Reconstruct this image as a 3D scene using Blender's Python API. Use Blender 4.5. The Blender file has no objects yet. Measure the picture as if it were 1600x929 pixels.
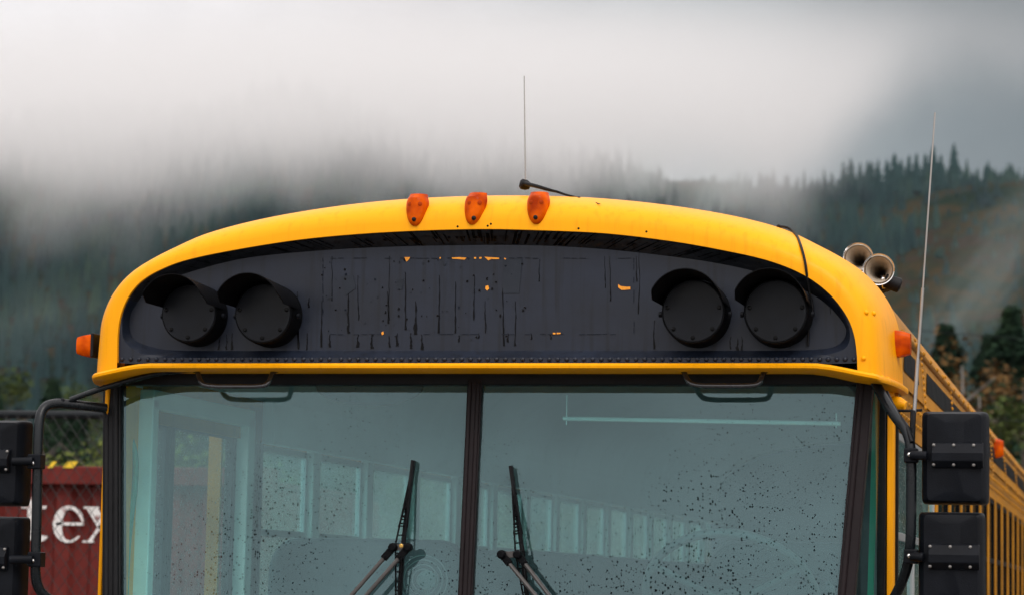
import bpy, bmesh, math, random
import numpy as np
from mathutils import Vector, Matrix, noise as mnoise

scene = bpy.context.scene
COL = scene.collection
R = math.radians
rnd = random.Random(7)

# ------------------------------------------------------------------ camera
# world frame: bus nose at y = 0, bus runs towards +y, ground at z = 0, metres
FPX = 4000.0
_Y = Vector((960, -466, -4000)).normalized()
_X = Vector((16718, 106, 4000)); _X = (_X - _Y * _X.dot(_Y)).normalized()
_Z = _X.cross(_Y)
ROT = Matrix((_X, _Y, _Z))                 # rows: world axes in camera coordinates -> camera to world


def ray(px, py):
    return ROT @ Vector(((px - 800) / FPX, -(py - 464.5) / FPX, -1.0))


CAM = Vector((0, 0, 2.57)) - ray(747, 573) * 7.4


def at(px, py, y):
    r = ray(px, py); return CAM + r * ((y - CAM.y) / r.y)


def atx(px, py, x):
    r = ray(px, py); return CAM + r * ((x - CAM.x) / r.x)


cd = bpy.data.cameras.new('camera')
cam = bpy.data.objects.new('camera', cd); COL.objects.link(cam)
cam.matrix_world = Matrix.Translation(CAM) @ ROT.to_4x4()
cd.lens = FPX / 1600 * 36; cd.sensor_width = 36; cd.sensor_fit = 'HORIZONTAL'
cd.clip_start = 0.1; cd.clip_end = 9000
cd.dof.use_dof = True; cd.dof.focus_distance = 7.35; cd.dof.aperture_fstop = 5.6
scene.camera = cam

# ------------------------------------------------------------------ world
SUN_EL, SUN_AZ = 48, 150
w = bpy.data.worlds.new('World'); scene.world = w; w.use_nodes = True
nt = w.node_tree; nt.nodes.clear()


def N(t, nt_, **kw):
    n = nt_.nodes.new(t)
    for k, v in kw.items():
        if k == 'ins':
            for a, b in v.items():
                n.inputs[a].default_value = b
        else:
            setattr(n, k, v)
    return n


def L(nt_, a, ao, b, bi):
    nt_.links.new(a.outputs[ao], b.inputs[bi])


out = N('ShaderNodeOutputWorld', nt); bg = N('ShaderNodeBackground', nt, ins={'Strength': 0.1})
L(nt, bg, 0, out, 0)
sky = N('ShaderNodeTexSky', nt, sky_type='NISHITA'); sky.sun_disc = False
sky.sun_elevation = R(SUN_EL); sky.sun_rotation = R(SUN_AZ)
tc = N('ShaderNodeTexCoord', nt)


def dirmask(v, lo, hi):
    """smooth lobe of the overcast sky round a direction"""
    d = N('ShaderNodeVectorMath', nt, operation='DOT_PRODUCT'); d.inputs[1].default_value = Vector(v).normalized()
    L(nt, tc, 'Generated', d, 0)
    m = N('ShaderNodeMapRange', nt, interpolation_type='SMOOTHSTEP', ins={'From Min': lo, 'From Max': hi})
    L(nt, d, 'Value', m, 'Value'); return m


def mathn(op, a, b=None, c=None, clamp=False):
    n = N('ShaderNodeMath', nt, operation=op); n.use_clamp = clamp
    for i, x in enumerate((a, b, c)):
        if x is None: continue
        if isinstance(x, (int, float)): n.inputs[i].default_value = x
        else: L(nt, x, 0, n, i)
    return n


# general overcast: dull near the horizon, bright overhead and behind the camera
sep = N('ShaderNodeSeparateXYZ', nt); L(nt, tc, 'Generated', sep, 0)
up = N('ShaderNodeMapRange', nt, interpolation_type='SMOOTHSTEP', ins={'From Min': 0.2, 'From Max': 0.9, 'To Min': 6.5, 'To Max': 17.0})
L(nt, sep, 'Z', up, 'Value')
back = dirmask((0.15, -1, 0.35), -0.1, 0.9)
glow = dirmask(ray(430, -40), 0.972, 1.0)
glowl = dirmask(ray(-60, 260), 0.995, 1.0)
nz = N('ShaderNodeTexNoise', nt, ins={'Scale': 9.0, 'Detail': 6.0, 'Roughness': 0.5}); L(nt, tc, 'Generated', nz, 'Vector')
nzm = N('ShaderNodeMapRange', nt, ins={'From Min': 0.3, 'From Max': 0.7, 'To Min': 0.84, 'To Max': 1.14}); L(nt, nz, 'Fac', nzm, 'Value')
right = dirmask(ray(1850, 120), 0.957, 1.0); right.interpolation_type = 'LINEAR'
s = mathn('MULTIPLY_ADD', back, 9.0, up)
s = mathn('MULTIPLY_ADD', glow, 2.6, s)
s = mathn('MULTIPLY_ADD', glowl, 1.2, s)
s = mathn('MULTIPLY_ADD', right, -4.3, s)
s = mathn('MULTIPLY', s, nzm)
tint = N('ShaderNodeMixRGB', nt); tint.inputs[1].default_value = (1.0, 0.955, 0.95, 1); tint.inputs[2].default_value = (0.86, 0.97, 1.0, 1)
L(nt, right, 0, tint, 0)
sc_ = N('ShaderNodeVectorMath', nt, operation='SCALE'); L(nt, tint, 0, sc_, 0); L(nt, s, 0, sc_, 'Scale')
mx = N('ShaderNodeMixRGB', nt); mx.inputs[0].default_value = 0.93
L(nt, sky, 0, mx, 1); L(nt, sc_, 0, mx, 2); L(nt, mx, 0, bg, 0)

sd = bpy.data.lights.new('sun', 'SUN'); sd.energy = 1.1; sd.angle = R(25); sd.color = (1, 0.95, 0.88)
so = bpy.data.objects.new('sun', sd); COL.objects.link(so)
# light falls from behind and above the camera
sdir = Vector((math.sin(R(SUN_AZ)) * math.cos(R(SUN_EL)), math.cos(R(SUN_AZ)) * math.cos(R(SUN_EL)), math.sin(R(SUN_EL))))
so.rotation_euler = sdir.to_track_quat('Z', 'Y').to_euler()

vs = scene.view_settings
vs.view_transform = 'Standard'; vs.look = 'None'; vs.exposure = 0.0; vs.gamma = 1.0; vs.use_curve_mapping = False
cy = scene.cycles
cy.max_bounces = 12; cy.transparent_max_bounces = 24; cy.volume_bounces = 6; cy.diffuse_bounces = 6; cy.glossy_bounces = 4
cy.use_denoising = True
cy.volume_step_rate = 1.0; cy.volume_max_steps = 128


# ------------------------------------------------------------------ materials
def ramp(nt_, stops, interp='LINEAR'):
    r = nt_.nodes.new('ShaderNodeValToRGB'); e = r.color_ramp.elements; r.color_ramp.interpolation = interp
    while len(e) > 1: e.remove(e[-1])
    e[0].position = stops[0][0]; e[0].color = (*stops[0][1], 1) if len(stops[0][1]) == 3 else stops[0][1]
    for p, c in stops[1:]:
        q = e.new(p); q.color = (*c, 1)
    return r


def mat(name, col, rough=0.5, metal=0.0, var=0.12, scale=(6, 6, 6), bump=0.0, bscale=60, coat=0.0, streak=0.0, spec=0.5, stops=None, rvar=0.12):
    m = bpy.data.materials.new(name); m.use_nodes = True; t = m.node_tree
    b = t.nodes['Principled BSDF']
    b.inputs['Roughness'].default_value = rough; b.inputs['Metallic'].default_value = metal
    b.inputs['Coat Weight'].default_value = coat; b.inputs['Coat Roughness'].default_value = 0.12
    b.inputs['Specular IOR Level'].default_value = spec
    c = t.nodes.new('ShaderNodeTexCoord'); mp = t.nodes.new('ShaderNodeMapping'); mp.inputs['Scale'].default_value = scale
    t.links.new(c.outputs['Object'], mp.inputs[0])
    n = t.nodes.new('ShaderNodeTexNoise'); n.inputs['Scale'].default_value = 1.0; n.inputs['Detail'].default_value = 6; n.inputs['Roughness'].default_value = 0.65
    t.links.new(mp.outputs[0], n.inputs['Vector'])
    if stops is None:
        stops = [(0.3, tuple(x * (1 - var) for x in col)), (0.7, tuple(min(1, x * (1 + var)) for x in col))]
    r = ramp(t, stops); t.links.new(n.outputs['Fac'], r.inputs[0])
    last = r.outputs[0]
    if streak:
        mp2 = t.nodes.new('ShaderNodeMapping'); mp2.inputs['Scale'].default_value = (55, 55, 3.0)
        t.links.new(c.outputs['Object'], mp2.inputs[0])
        n2 = t.nodes.new('ShaderNodeTexNoise'); n2.inputs['Detail'].default_value = 3; n2.inputs['Scale'].default_value = 1.0
        t.links.new(mp2.outputs[0], n2.inputs['Vector'])
        r2 = ramp(t, [(0.30, (0.35, 0.33, 0.33)), (0.48, (1, 1, 1))]); t.links.new(n2.outputs['Fac'], r2.inputs[0])
        mm = t.nodes.new('ShaderNodeMixRGB'); mm.blend_type = 'MULTIPLY'; mm.inputs[0].default_value = streak
        t.links.new(last, mm.inputs[1]); t.links.new(r2.outputs[0], mm.inputs[2]); last = mm.outputs[0]
    t.links.new(last, b.inputs['Base Color'])
    mr = t.nodes.new('ShaderNodeMapRange'); mr.inputs['To Min'].default_value = max(0.02, rough - rvar); mr.inputs['To Max'].default_value = min(1, rough + rvar)
    t.links.new(n.outputs['Fac'], mr.inputs[0]); t.links.new(mr.outputs[0], b.inputs['Roughness'])
    if bump:
        nb = t.nodes.new('ShaderNodeTexNoise'); nb.inputs['Scale'].default_value = bscale; nb.inputs['Detail'].default_value = 3
        t.links.new(c.outputs['Object'], nb.inputs['Vector'])
        bp = t.nodes.new('ShaderNodeBump'); bp.inputs['Strength'].default_value = bump; bp.inputs['Distance'].default_value = 0.01
        t.links.new(nb.outputs['Fac'], bp.inputs['Height']); t.links.new(bp.outputs[0], b.inputs['Normal'])
    return m


M = {}
M['yellow'] = mat('yellow_paint', (0.88, 0.355, 0.0005), 0.40, var=0.04, scale=(3, 3, 3), bump=0.03, bscale=9, coat=0.04, rvar=0.08, spec=0.12, streak=0.16)
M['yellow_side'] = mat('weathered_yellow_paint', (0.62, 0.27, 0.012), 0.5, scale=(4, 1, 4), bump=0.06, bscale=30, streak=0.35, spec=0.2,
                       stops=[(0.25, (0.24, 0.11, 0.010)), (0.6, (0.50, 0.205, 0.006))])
M['panel'] = mat('black_panel_paint', (0.0085, 0.0125, 0.0235), 0.42, var=0.35, scale=(5, 5, 5), bump=0.05, bscale=18, streak=0.7, spec=0.32, rvar=0.2)
M['reveal'] = mat('black_wet_paint', (0.016, 0.018, 0.022), 0.3, var=0.4, streak=1.0, bump=0.1, bscale=40, spec=0.12)
M['drip'] = mat('black_drip', (0.001, 0.001, 0.0015), 0.25, var=0.2, spec=0.1)
M['disc'] = mat('grey_black_disc', (0.007, 0.0085, 0.012), 0.36, var=0.5, scale=(9, 9, 9), spec=0.16, bump=0.04, bscale=30)
M['scuff'] = mat('dull_scuff', (0.017, 0.021, 0.029), 0.6, var=0.3, spec=0.2)
M['seam'] = mat('faint_seam', (0.0058, 0.0085, 0.0155), 0.5, var=0.5, scale=(50, 50, 50), spec=0.1)
M['chip'] = mat('exposed_orange_paint', (0.85, 0.30, 0.012), 0.6, var=0.25, scale=(90, 90, 90))
M['black_plastic'] = mat('black_plastic', (0.0045, 0.0055, 0.0080), 0.42, var=0.45, bump=0.12, bscale=300, spec=0.10, scale=(9, 9, 9))
M['black_matt'] = mat('matt_black', (0.0018, 0.0020, 0.0028), 0.5, var=0.25, bump=0.05, spec=0.08)
M['rubber'] = mat('black_rubber', (0.005, 0.005, 0.006), 0.5, var=0.3, bump=0.15, bscale=50, spec=0.18)
M['mull'] = mat('brown_black_trim', (0.011, 0.007, 0.008), 0.5, var=0.3, bump=0.1, bscale=60, spec=0.16)
M['tube'] = mat('black_tube_paint', (0.006, 0.008, 0.010), 0.28, var=0.35, bump=0.05, bscale=50, spec=0.25)
M['railtube'] = mat('worn_black_rail', (0.02, 0.02, 0.024), 0.18, var=0.5, spec=0.9, scale=(40, 40, 40))
M['chrome'] = mat('chrome', (0.75, 0.74, 0.72), 0.12, metal=1.0, var=0.04, rvar=0.06)
M['steel'] = mat('dull_steel', (0.35, 0.33, 0.31), 0.42, metal=0.9, var=0.15)
M['alu'] = mat('window_aluminium', (0.42, 0.44, 0.44), 0.4, metal=0.7, var=0.1)
M['bolt'] = mat('dull_bolt', (0.20, 0.19, 0.18), 0.5, metal=0.4)
M['arm'] = mat('wiper_arm_metal', (0.055, 0.050, 0.048), 0.45, metal=0.1, var=0.3, scale=(30, 30, 30))
M['brass'] = mat('brass', (0.5, 0.30, 0.08), 0.4, metal=0.9)
M['int_pale'] = mat('pale_interior_paint', (0.74, 0.86, 0.80), 0.5, var=0.06)
M['int_ceiling'] = mat('ceiling_paint', (0.66, 0.74, 0.74), 0.55, var=0.05)
M['int_dark'] = mat('dark_interior_trim', (0.035, 0.045, 0.055), 0.6, var=0.15)
M['floor_grey'] = mat('grey_floor_rubber', (0.22, 0.24, 0.24), 0.7)
M['wheel'] = mat('grey_wheel_plastic', (0.10, 0.12, 0.12), 0.4)
M['seat'] = mat('dark_vinyl', (0.022, 0.034, 0.045), 0.5, var=0.12, bump=0.1, bscale=80)
M['green'] = mat('teal_edge', (0.015, 0.30, 0.20), 0.35, var=0.1)
M['red'] = mat('red_container_paint', (0.19, 0.022, 0.018), 0.6, spec=0.15, scale=(2, 2, 2), bump=0.1, bscale=10,
               stops=[(0.25, (0.065, 0.012, 0.010)), (0.5, (0.12, 0.017, 0.014)), (0.8, (0.17, 0.028, 0.021))], streak=0.2)
M['white'] = mat('worn_white_lettering', (0.7, 0.68, 0.66), 0.6, scale=(14, 14, 14),
                 stops=[(0.36, (0.25, 0.08, 0.07)), (0.44, (0.70, 0.68, 0.66)), (0.8, (0.8, 0.78, 0.76))])
M['hazard'] = mat('yellow_marking', (0.75, 0.50, 0.02), 0.5)
M['wire'] = mat('galvanised_wire', (0.03, 0.03, 0.03), 0.6, metal=0.0, spec=0.2)
M['rail'] = mat('dark_fence_rail', (0.010, 0.012, 0.014), 0.5, spec=0.12)
M['wood'] = mat('weathered_pole_wood', (0.12, 0.09, 0.07), 0.8, scale=(12, 12, 1))
M['bark'] = mat('bark', (0.07, 0.055, 0.045), 0.9, scale=(12, 12, 3), bump=0.5, bscale=20)
M['palebark'] = mat('pale_bark', (0.22, 0.20, 0.18), 0.9, scale=(12, 12, 3), bump=0.4, bscale=20)


def leafmat(name, a, b, c, sc=0.8):
    m = mat(name, b, 0.75, scale=(sc, sc, sc), spec=0.04, stops=[(0.3, a), (0.5, b), (0.72, c)])
    return m


M['fir'] = leafmat('fir_needles', (0.010, 0.022, 0.014), (0.020, 0.042, 0.024), (0.045, 0.075, 0.030))
M['far_fir'] = leafmat('hillside_fir', (0.005, 0.016, 0.019), (0.015, 0.039, 0.037), (0.045, 0.075, 0.042), 0.012)
M['olive'] = leafmat('olive_leaves', (0.04, 0.055, 0.015), (0.08, 0.10, 0.025), (0.14, 0.15, 0.04), 1.2)
M['mixed'] = leafmat('mixed_green_leaves', (0.025, 0.04, 0.014), (0.05, 0.07, 0.02), (0.10, 0.11, 0.035), 0.7)
M['rust'] = leafmat('rusty_leaves', (0.05, 0.03, 0.012), (0.10, 0.055, 0.02), (0.16, 0.09, 0.03), 0.7)


def amber():
    m = bpy.data.materials.new('amber_lens'); m.use_nodes = True; t = m.node_tree; b = t.nodes['Principled BSDF']
    c = t.nodes.new('ShaderNodeTexCoord'); v = t.nodes.new('ShaderNodeTexNoise'); v.inputs['Scale'].default_value = 22; v.inputs['Detail'].default_value = 2
    t.links.new(c.outputs['Object'], v.inputs['Vector'])
    r = ramp(t, [(0.3, (0.30, 0.026, 0.0005)), (0.5, (0.52, 0.065, 0.0005)), (0.75, (0.74, 0.12, 0.0005))]); t.links.new(v.outputs['Fac'], r.inputs[0])
    t.links.new(r.outputs[0], b.inputs['Base Color']); b.inputs['Roughness'].default_value = 0.18
    b.inputs['Coat Weight'].default_value = 0.0; b.inputs['Specular IOR Level'].default_value = 0.05
    
    return m


M['amber'] = amber()
M['boss'] = mat('dark_amber', (0.30, 0.032, 0.001), 0.4, spec=0.05)


def glass(name, ior=1.80, tint=(0.70, 0.89, 0.89), gl=(0.64, 0.92, 0.98), fog=0.035, fogcol=(0.40, 0.62, 0.66), drops=True, dscale=140, dthr=0.148, white=False, rough=0.0):
    m = bpy.data.materials.new(name); m.use_nodes = True; t = m.node_tree; t.nodes.clear()
    o = t.nodes.new('ShaderNodeOutputMaterial')
    tr = t.nodes.new('ShaderNodeBsdfTransparent'); tr.inputs[0].default_value = (*tint, 1)
    g = t.nodes.new('ShaderNodeBsdfGlossy'); g.inputs['Color'].default_value = (*gl, 1); g.inputs['Roughness'].default_value = rough
    fr = t.nodes.new('ShaderNodeFresnel'); fr.inputs[0].default_value = ior
    gm = t.nodes.new('ShaderNodeNewGeometry'); inv = t.nodes.new('ShaderNodeMath'); inv.operation = 'SUBTRACT'; inv.inputs[0].default_value = 1.0
    t.links.new(gm.outputs['Backfacing'], inv.inputs[1]); fm_ = t.nodes.new('ShaderNodeMath'); fm_.operation = 'MULTIPLY'
    t.links.new(fr.outputs[0], fm_.inputs[0]); t.links.new(inv.outputs[0], fm_.inputs[1])     # one reflection per pane, on the face towards the viewer
    m1 = t.nodes.new('ShaderNodeMixShader'); t.links.new(fm_.outputs[0], m1.inputs[0]); t.links.new(tr.outputs[0], m1.inputs[1]); t.links.new(g.outputs[0], m1.inputs[2])
    df = t.nodes.new('ShaderNodeBsdfDiffuse'); df.inputs[0].default_value = (*fogcol, 1)
    if white:      # breath-fogged glass lets light glow through
        tl = t.nodes.new('ShaderNodeBsdfTranslucent'); tl.inputs[0].default_value = (*fogcol, 1)
        dm = t.nodes.new('ShaderNodeMixShader'); dm.inputs[0].default_value = 0.75
        t.links.new(df.outputs[0], dm.inputs[1]); t.links.new(tl.outputs[0], dm.inputs[2]); df = dm
    m2 = t.nodes.new('ShaderNodeMixShader'); t.links.new(m1.outputs[0], m2.inputs[1]); t.links.new(df.outputs[0], m2.inputs[2])
    c = t.nodes.new('ShaderNodeTexCoord')
    nf = t.nodes.new('ShaderNodeTexNoise'); nf.inputs['Scale'].default_value = 2.5; nf.inputs['Detail'].default_value = 4; t.links.new(c.outputs['Object'], nf.inputs['Vector'])
    mr = t.nodes.new('ShaderNodeMapRange'); mr.inputs['From Min'].default_value = 0.3; mr.inputs['From Max'].default_value = 0.7
    mr.inputs['To Min'].default_value = fog * 0.5; mr.inputs['To Max'].default_value = fog * 1.5
    t.links.new(nf.outputs['Fac'], mr.inputs[0]); t.links.new(mr.outputs[0], m2.inputs[0])
    last = m2
    if drops:
        # rain drops stuck to the pane: small cells of varied size, denser in patches
        mp = t.nodes.new('ShaderNodeMapping'); t.links.new(c.outputs['Object'], mp.inputs[0]); mp.inputs['Scale'].default_value = (1, 0.02, 0.8) if not white else (0.02, 1, 1)
        v = t.nodes.new('ShaderNodeTexVoronoi'); v.inputs['Scale'].default_value = dscale; t.links.new(mp.outputs[0], v.inputs['Vector'])
        sp = t.nodes.new('ShaderNodeSeparateColor'); t.links.new(v.outputs['Color'], sp.inputs[0])
        nd = t.nodes.new('ShaderNodeTexNoise'); nd.inputs['Scale'].default_value = 2.0; nd.inputs['Detail'].default_value = 2; t.links.new(c.outputs['Object'], nd.inputs['Vector'])
        # lower on the pane: more drops
        sx = t.nodes.new('ShaderNodeSeparateXYZ'); t.links.new(c.outputs['Object'], sx.inputs[0])
        hz = t.nodes.new('ShaderNodeMapRange'); hz.inputs['From Min'].default_value = 2.5; hz.inputs['From Max'].default_value = 1.9; hz.inputs['To Min'].default_value = -0.10; hz.inputs['To Max'].default_value = 0.26
        t.links.new(sx.outputs['Z'], hz.inputs[0])
        a = t.nodes.new('ShaderNodeMath'); a.operation = 'ADD'; t.links.new(nd.outputs['Fac'], a.inputs[0]); t.links.new(hz.outputs[0], a.inputs[1])
        hx = t.nodes.new('ShaderNodeMapRange'); hx.inputs['From Min'].default_value = -1.1; hx.inputs['From Max'].default_value = 0.8; hx.inputs['To Min'].default_value = -0.14; hx.inputs['To Max'].default_value = 0.08
        t.links.new(sx.outputs['X'], hx.inputs[0]); a_ = t.nodes.new('ShaderNodeMath'); a_.operation = 'ADD'; t.links.new(a.outputs[0], a_.inputs[0]); t.links.new(hx.outputs[0], a_.inputs[1]); a = a_
        sz = t.nodes.new('ShaderNodeMath'); sz.operation = 'MULTIPLY'; t.links.new(sp.outputs[0], sz.inputs[0]); t.links.new(a.outputs[0], sz.inputs[1])
        s2 = t.nodes.new('ShaderNodeMath'); s2.operation = 'MULTIPLY'; t.links.new(sz.outputs[0], s2.inputs[0]); s2.inputs[1].default_value = dthr / 0.2
        s3 = t.nodes.new('ShaderNodeMath'); s3.operation = 'SUBTRACT'; t.links.new(s2.outputs[0], s3.inputs[0]); s3.inputs[1].default_value = 0.12 if not white else 0.02
        lt = t.nodes.new('ShaderNodeMath'); lt.operation = 'LESS_THAN'; t.links.new(v.outputs['Distance'], lt.inputs[0]); t.links.new(s3.outputs[0], lt.inputs[1])
        if white:
            nw = t.nodes.new('ShaderNodeTexNoise'); nw.inputs['Scale'].default_value = 120; nw.inputs['Detail'].default_value = 1; t.links.new(c.outputs['Object'], nw.inputs['Vector'])
            lt = t.nodes.new('ShaderNodeMath'); lt.operation = 'GREATER_THAN'; t.links.new(nw.outputs['Fac'], lt.inputs[0]); lt.inputs[1].default_value = 0.69
            dr = t.nodes.new('ShaderNodeBsdfDiffuse'); dr.inputs[0].default_value = (0.75, 0.8, 0.8, 1)
            tr2 = t.nodes.new('ShaderNodeBsdfTransparent'); drm = t.nodes.new('ShaderNodeMixShader'); drm.inputs[0].default_value = 0.7
            t.links.new(tr2.outputs[0], drm.inputs[1]); t.links.new(dr.outputs[0], drm.inputs[2]); dr = drm
        else:
            dr = t.nodes.new('ShaderNodeBsdfTransparent'); dr.inputs[0].default_value = (0.62, 0.72, 0.74, 1)
        m3 = t.nodes.new('ShaderNodeMixShader'); t.links.new(lt.outputs[0], m3.inputs[0]); t.links.new(last.outputs[0], m3.inputs[1]); t.links.new(dr.outputs[0], m3.inputs[2])
        last = m3
    t.links.new(last.outputs[0], o.inputs[0])
    return m


M['windshield'] = glass('windshield_glass')
M['sideglass'] = glass('rainy_side_glass', ior=1.5, fog=0.14, fogcol=(0.72, 0.82, 0.70), drops=True, dscale=110, dthr=0.22, white=True)
M['doorglass'] = glass('rainy_door_glass', ior=1.12, tint=(0.95, 0.97, 0.95), fog=0.02, fogcol=(0.72, 0.82, 0.70), drops=True, white=True)
M['farglass'] = glass('dark_side_glass', ior=1.12, fog=0.01, drops=False, tint=(0.35, 0.42, 0.40), gl=(0.3, 0.3, 0.3))
M['darkglass'] = glass('corner_glass', ior=1.15, fog=0.004, drops=False, tint=(0.8, 0.95, 0.92), gl=(0.4, 0.45, 0.45))


# ------------------------------------------------------------------ mesh helpers
class MB:
    def __init__(self): self.v = []; self.f = []; self.m = []; self.cur = 0

    def add(self, vs, fs):
        b = len(self.v); self.v += [tuple(p) for p in vs]
        for f in fs: self.f.append(tuple(b + i for i in f)); self.m.append(self.cur)

    def box(self, c, s, rot=None):
        x, y, z = (k / 2 for k in s); c = Vector(c)
        vs = [Vector((a * x, b * y, d * z)) for a in (-1, 1) for b in (-1, 1) for d in (-1, 1)]
        if rot is not None: vs = [rot @ p for p in vs]
        self.add([c + p for p in vs], [(0, 1, 3, 2), (4, 6, 7, 5), (0, 4, 5, 1), (2, 3, 7, 6), (0, 2, 6, 4), (1, 5, 7, 3)])

    def bar(self, a, b, wdt, thk, updir=(0, 0, 1)):
        a = Vector(a); b = Vector(b); d = (b - a); l = d.length; d.normalize()
        s = d.cross(Vector(updir))
        if s.length < 1e-5: s = d.cross(Vector((0, 1, 0)))
        s.normalize(); u = s.cross(d)
        rot = Matrix((d, s, u)).transposed()
        self.box((a + b) / 2, (l, wdt, thk), rot)

    def rings(self, rs, close=False, cap=True, cyc=True):
        n = len(rs[0]); vs = [p for r in rs for p in r]; fs = []
        for k in range(len(rs) - (0 if close else 1)):
            k2 = (k + 1) % len(rs)
            for i in range(n if cyc else n - 1):
                j = (i + 1) % n
                fs.append((k * n + i, k * n + j, k2 * n + j, k2 * n + i))
        if cap and not close and cyc:
            fs.append(tuple(reversed(range(n)))); fs.append(tuple((len(rs) - 1) * n + i for i in range(n)))
        self.add(vs, fs)

    def tube(self, path, r, n=10, cap=True, smooth_iter=0):
        P = [Vector(p) for p in path]
        for _ in range(smooth_iter):
            Q = [P[0]]
            for a, b in zip(P, P[1:]): Q += [a.lerp(b, .25), a.lerp(b, .75)]
            Q.append(P[-1]); P = Q
        rr = r if callable(r) else (lambda t: r)
        t0 = (P[1] - P[0]).normalized(); u = t0.orthogonal().normalized(); rs = []
        for i, p in enumerate(P):
            t = ((P[min(i + 1, len(P) - 1)] - P[max(i - 1, 0)])).normalized()
            u = (u - t * u.dot(t)).normalized(); v = t.cross(u); ra = rr(i / (len(P) - 1))
            rs.append([p + (u * math.cos(a) + v * math.sin(a)) * ra for a in (2 * math.pi * k / n for k in range(n))])
        self.rings(rs, cap=cap)

    def lathe(self, c, ax, prof, n=32, cap=True, a0=0, a1=2 * math.pi, up=(0, 0, 1)):
        """prof: (distance along axis, radius)"""
        ax = Vector(ax).normalized(); c = Vector(c); u = Vector(up); u = (u - ax * u.dot(ax)).normalized(); v = ax.cross(u)
        rs = [[c + ax * d + (u * math.cos(a) + v * math.sin(a)) * r for a in (2 * math.pi * k / n for k in range(n))] for d, r in prof]
        self.rings(rs, cap=cap)

    def dome(self, c, ax, r, h, n=8):
        self.lathe(c, ax, [(0, r), (h * .6, r * .8), (h * .9, r * .45), (h, r * .1)], n)

    def prism(self, poly, d):
        """poly: 3d points; d: extrusion vector"""
        n = len(poly); d = Vector(d); vs = [Vector(p) for p in poly] + [Vector(p) + d for p in poly]
        self.add(vs, [tuple(range(n)), tuple(reversed(range(n, 2 * n)))] + [((i + 1) % n, i, i + n, (i + 1) % n + n) for i in range(n)])

    def build(self, name, mats, parent=None, smooth=None, bevel=0, loc=None, seg=2):
        me = bpy.data.meshes.new(name)
        me.from_pydata(self.v, [], self.f); me.validate()
        mats = mats if isinstance(mats, (list, tuple)) else [mats]
        for m in mats: me.materials.append(m)
        if len(mats) > 1:
            for p, k in zip(me.polygons, self.m): p.material_index = k
        bm = bmesh.new(); bm.from_mesh(me); bmesh.ops.recalc_face_normals(bm, faces=bm.faces); bm.to_mesh(me); bm.free()
        if smooth is not None:
            for p in me.polygons: p.use_smooth = True
            me.set_sharp_from_angle(angle=R(smooth))
        o = bpy.data.objects.new(name, me); COL.objects.link(o)
        if parent: o.parent = parent
        if loc is not None: o.location = loc
        if bevel:
            b = o.modifiers.new('bevel', 'BEVEL'); b.width = bevel; b.segments = seg; b.limit_method = 'ANGLE'; b.angle_limit = R(35)
        return o


def empty(name, label, cat, loc=(0, 0, 0), group=None):
    o = bpy.data.objects.new(name, None); COL.objects.link(o); o.location = loc; o.empty_display_size = 0.2
    tag(o, label, cat, group); return o


def tag(o, label=None, cat=None, group=None, kind=None):
    if label: o['label'] = label
    if cat: o['category'] = cat
    if group: o['group'] = group
    if kind: o['kind'] = kind
    return o


def dup(o, loc=None, parent=None):
    c = o.copy(); COL.objects.link(c)
    if parent is not None: c.parent = parent
    if loc is not None: c.location = loc
    for ch in [x for x in o.children]:
        dup(ch, None, c)
    return c


# ------------------------------------------------------------------ terrain
def smooth(t): t = max(0, min(1, t)); return t * t * (3 - 2 * t)


def hgt(x, y):
    u = x / max(y, 1)
    H = 238 + 46 * smooth((-0.14 - u) / 0.2) + 6 * smooth((u + 0.10) / 0.06)
    n = mnoise.noise(Vector((x / 330, y / 420, 0))) * 26 + mnoise.noise(Vector((x / 120, y / 160, 3))) * 10 + mnoise.noise(Vector((x / 40, y / 60, 7))) * 3
    # gullies running downhill
    g = abs(mnoise.noise(Vector((x / 95 + y / 500, y / 900, 11)))) * 26
    s = smooth((y - 560) / 1040)
    h = H * s ** 0.9 + (n + g - 8) * smooth((y - 480) / 600) * (1 - 0.75 * smooth((y - 1300) / 250))
    if y > 1600: h = h - (y - 1600) * 0.25
    return max(h, 0) if y < 2400 else max(0, h)


mb = MB(); nx, ny = 150, 150
xs = [-1700 + 2300 * i / nx for i in range(nx + 1)]; ys = [180 + 2400 * (j / ny) for j in range(ny + 1)]
mb.add([(x, y, hgt(x, y) - 0.3) for y in ys for x in xs], [(j * (nx + 1) + i, j * (nx + 1) + i + 1, (j + 1) * (nx + 1) + i + 1, (j + 1) * (nx + 1) + i) for j in range(ny) for i in range(nx)])
M['hill'] = mat('hillside_undergrowth', (0.05, 0.05, 0.03), 0.9, spec=0.0, scale=(0.012, 0.012, 0.012),
                stops=[(0.25, (0.005, 0.012, 0.008)), (0.43, (0.008, 0.016, 0.007)), (0.47, (0.040, 0.024, 0.008)), (0.51, (0.012, 0.018, 0.008)), (0.55, (0.034, 0.018, 0.011)), (0.60, (0.010, 0.016, 0.008)), (0.66, (0.030, 0.026, 0.008)), (0.75, (0.010, 0.014, 0.008))])
o = mb.build('hill', M['hill'], smooth=60); tag(o, kind='structure')
mb = MB(); mb.add([(-4500, -3500, 0), (4500, -3500, 0), (4500, 4500, 0), (-4500, 4500, 0)], [(0, 1, 2, 3)])
M['gravel'] = mat('wet_gravel', (0.07, 0.068, 0.062), 0.55, scale=(1.5, 1.5, 1.5), var=0.4, bump=0.6, bscale=40)
tag(mb.build('ground', M['gravel']), kind='structure')


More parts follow.
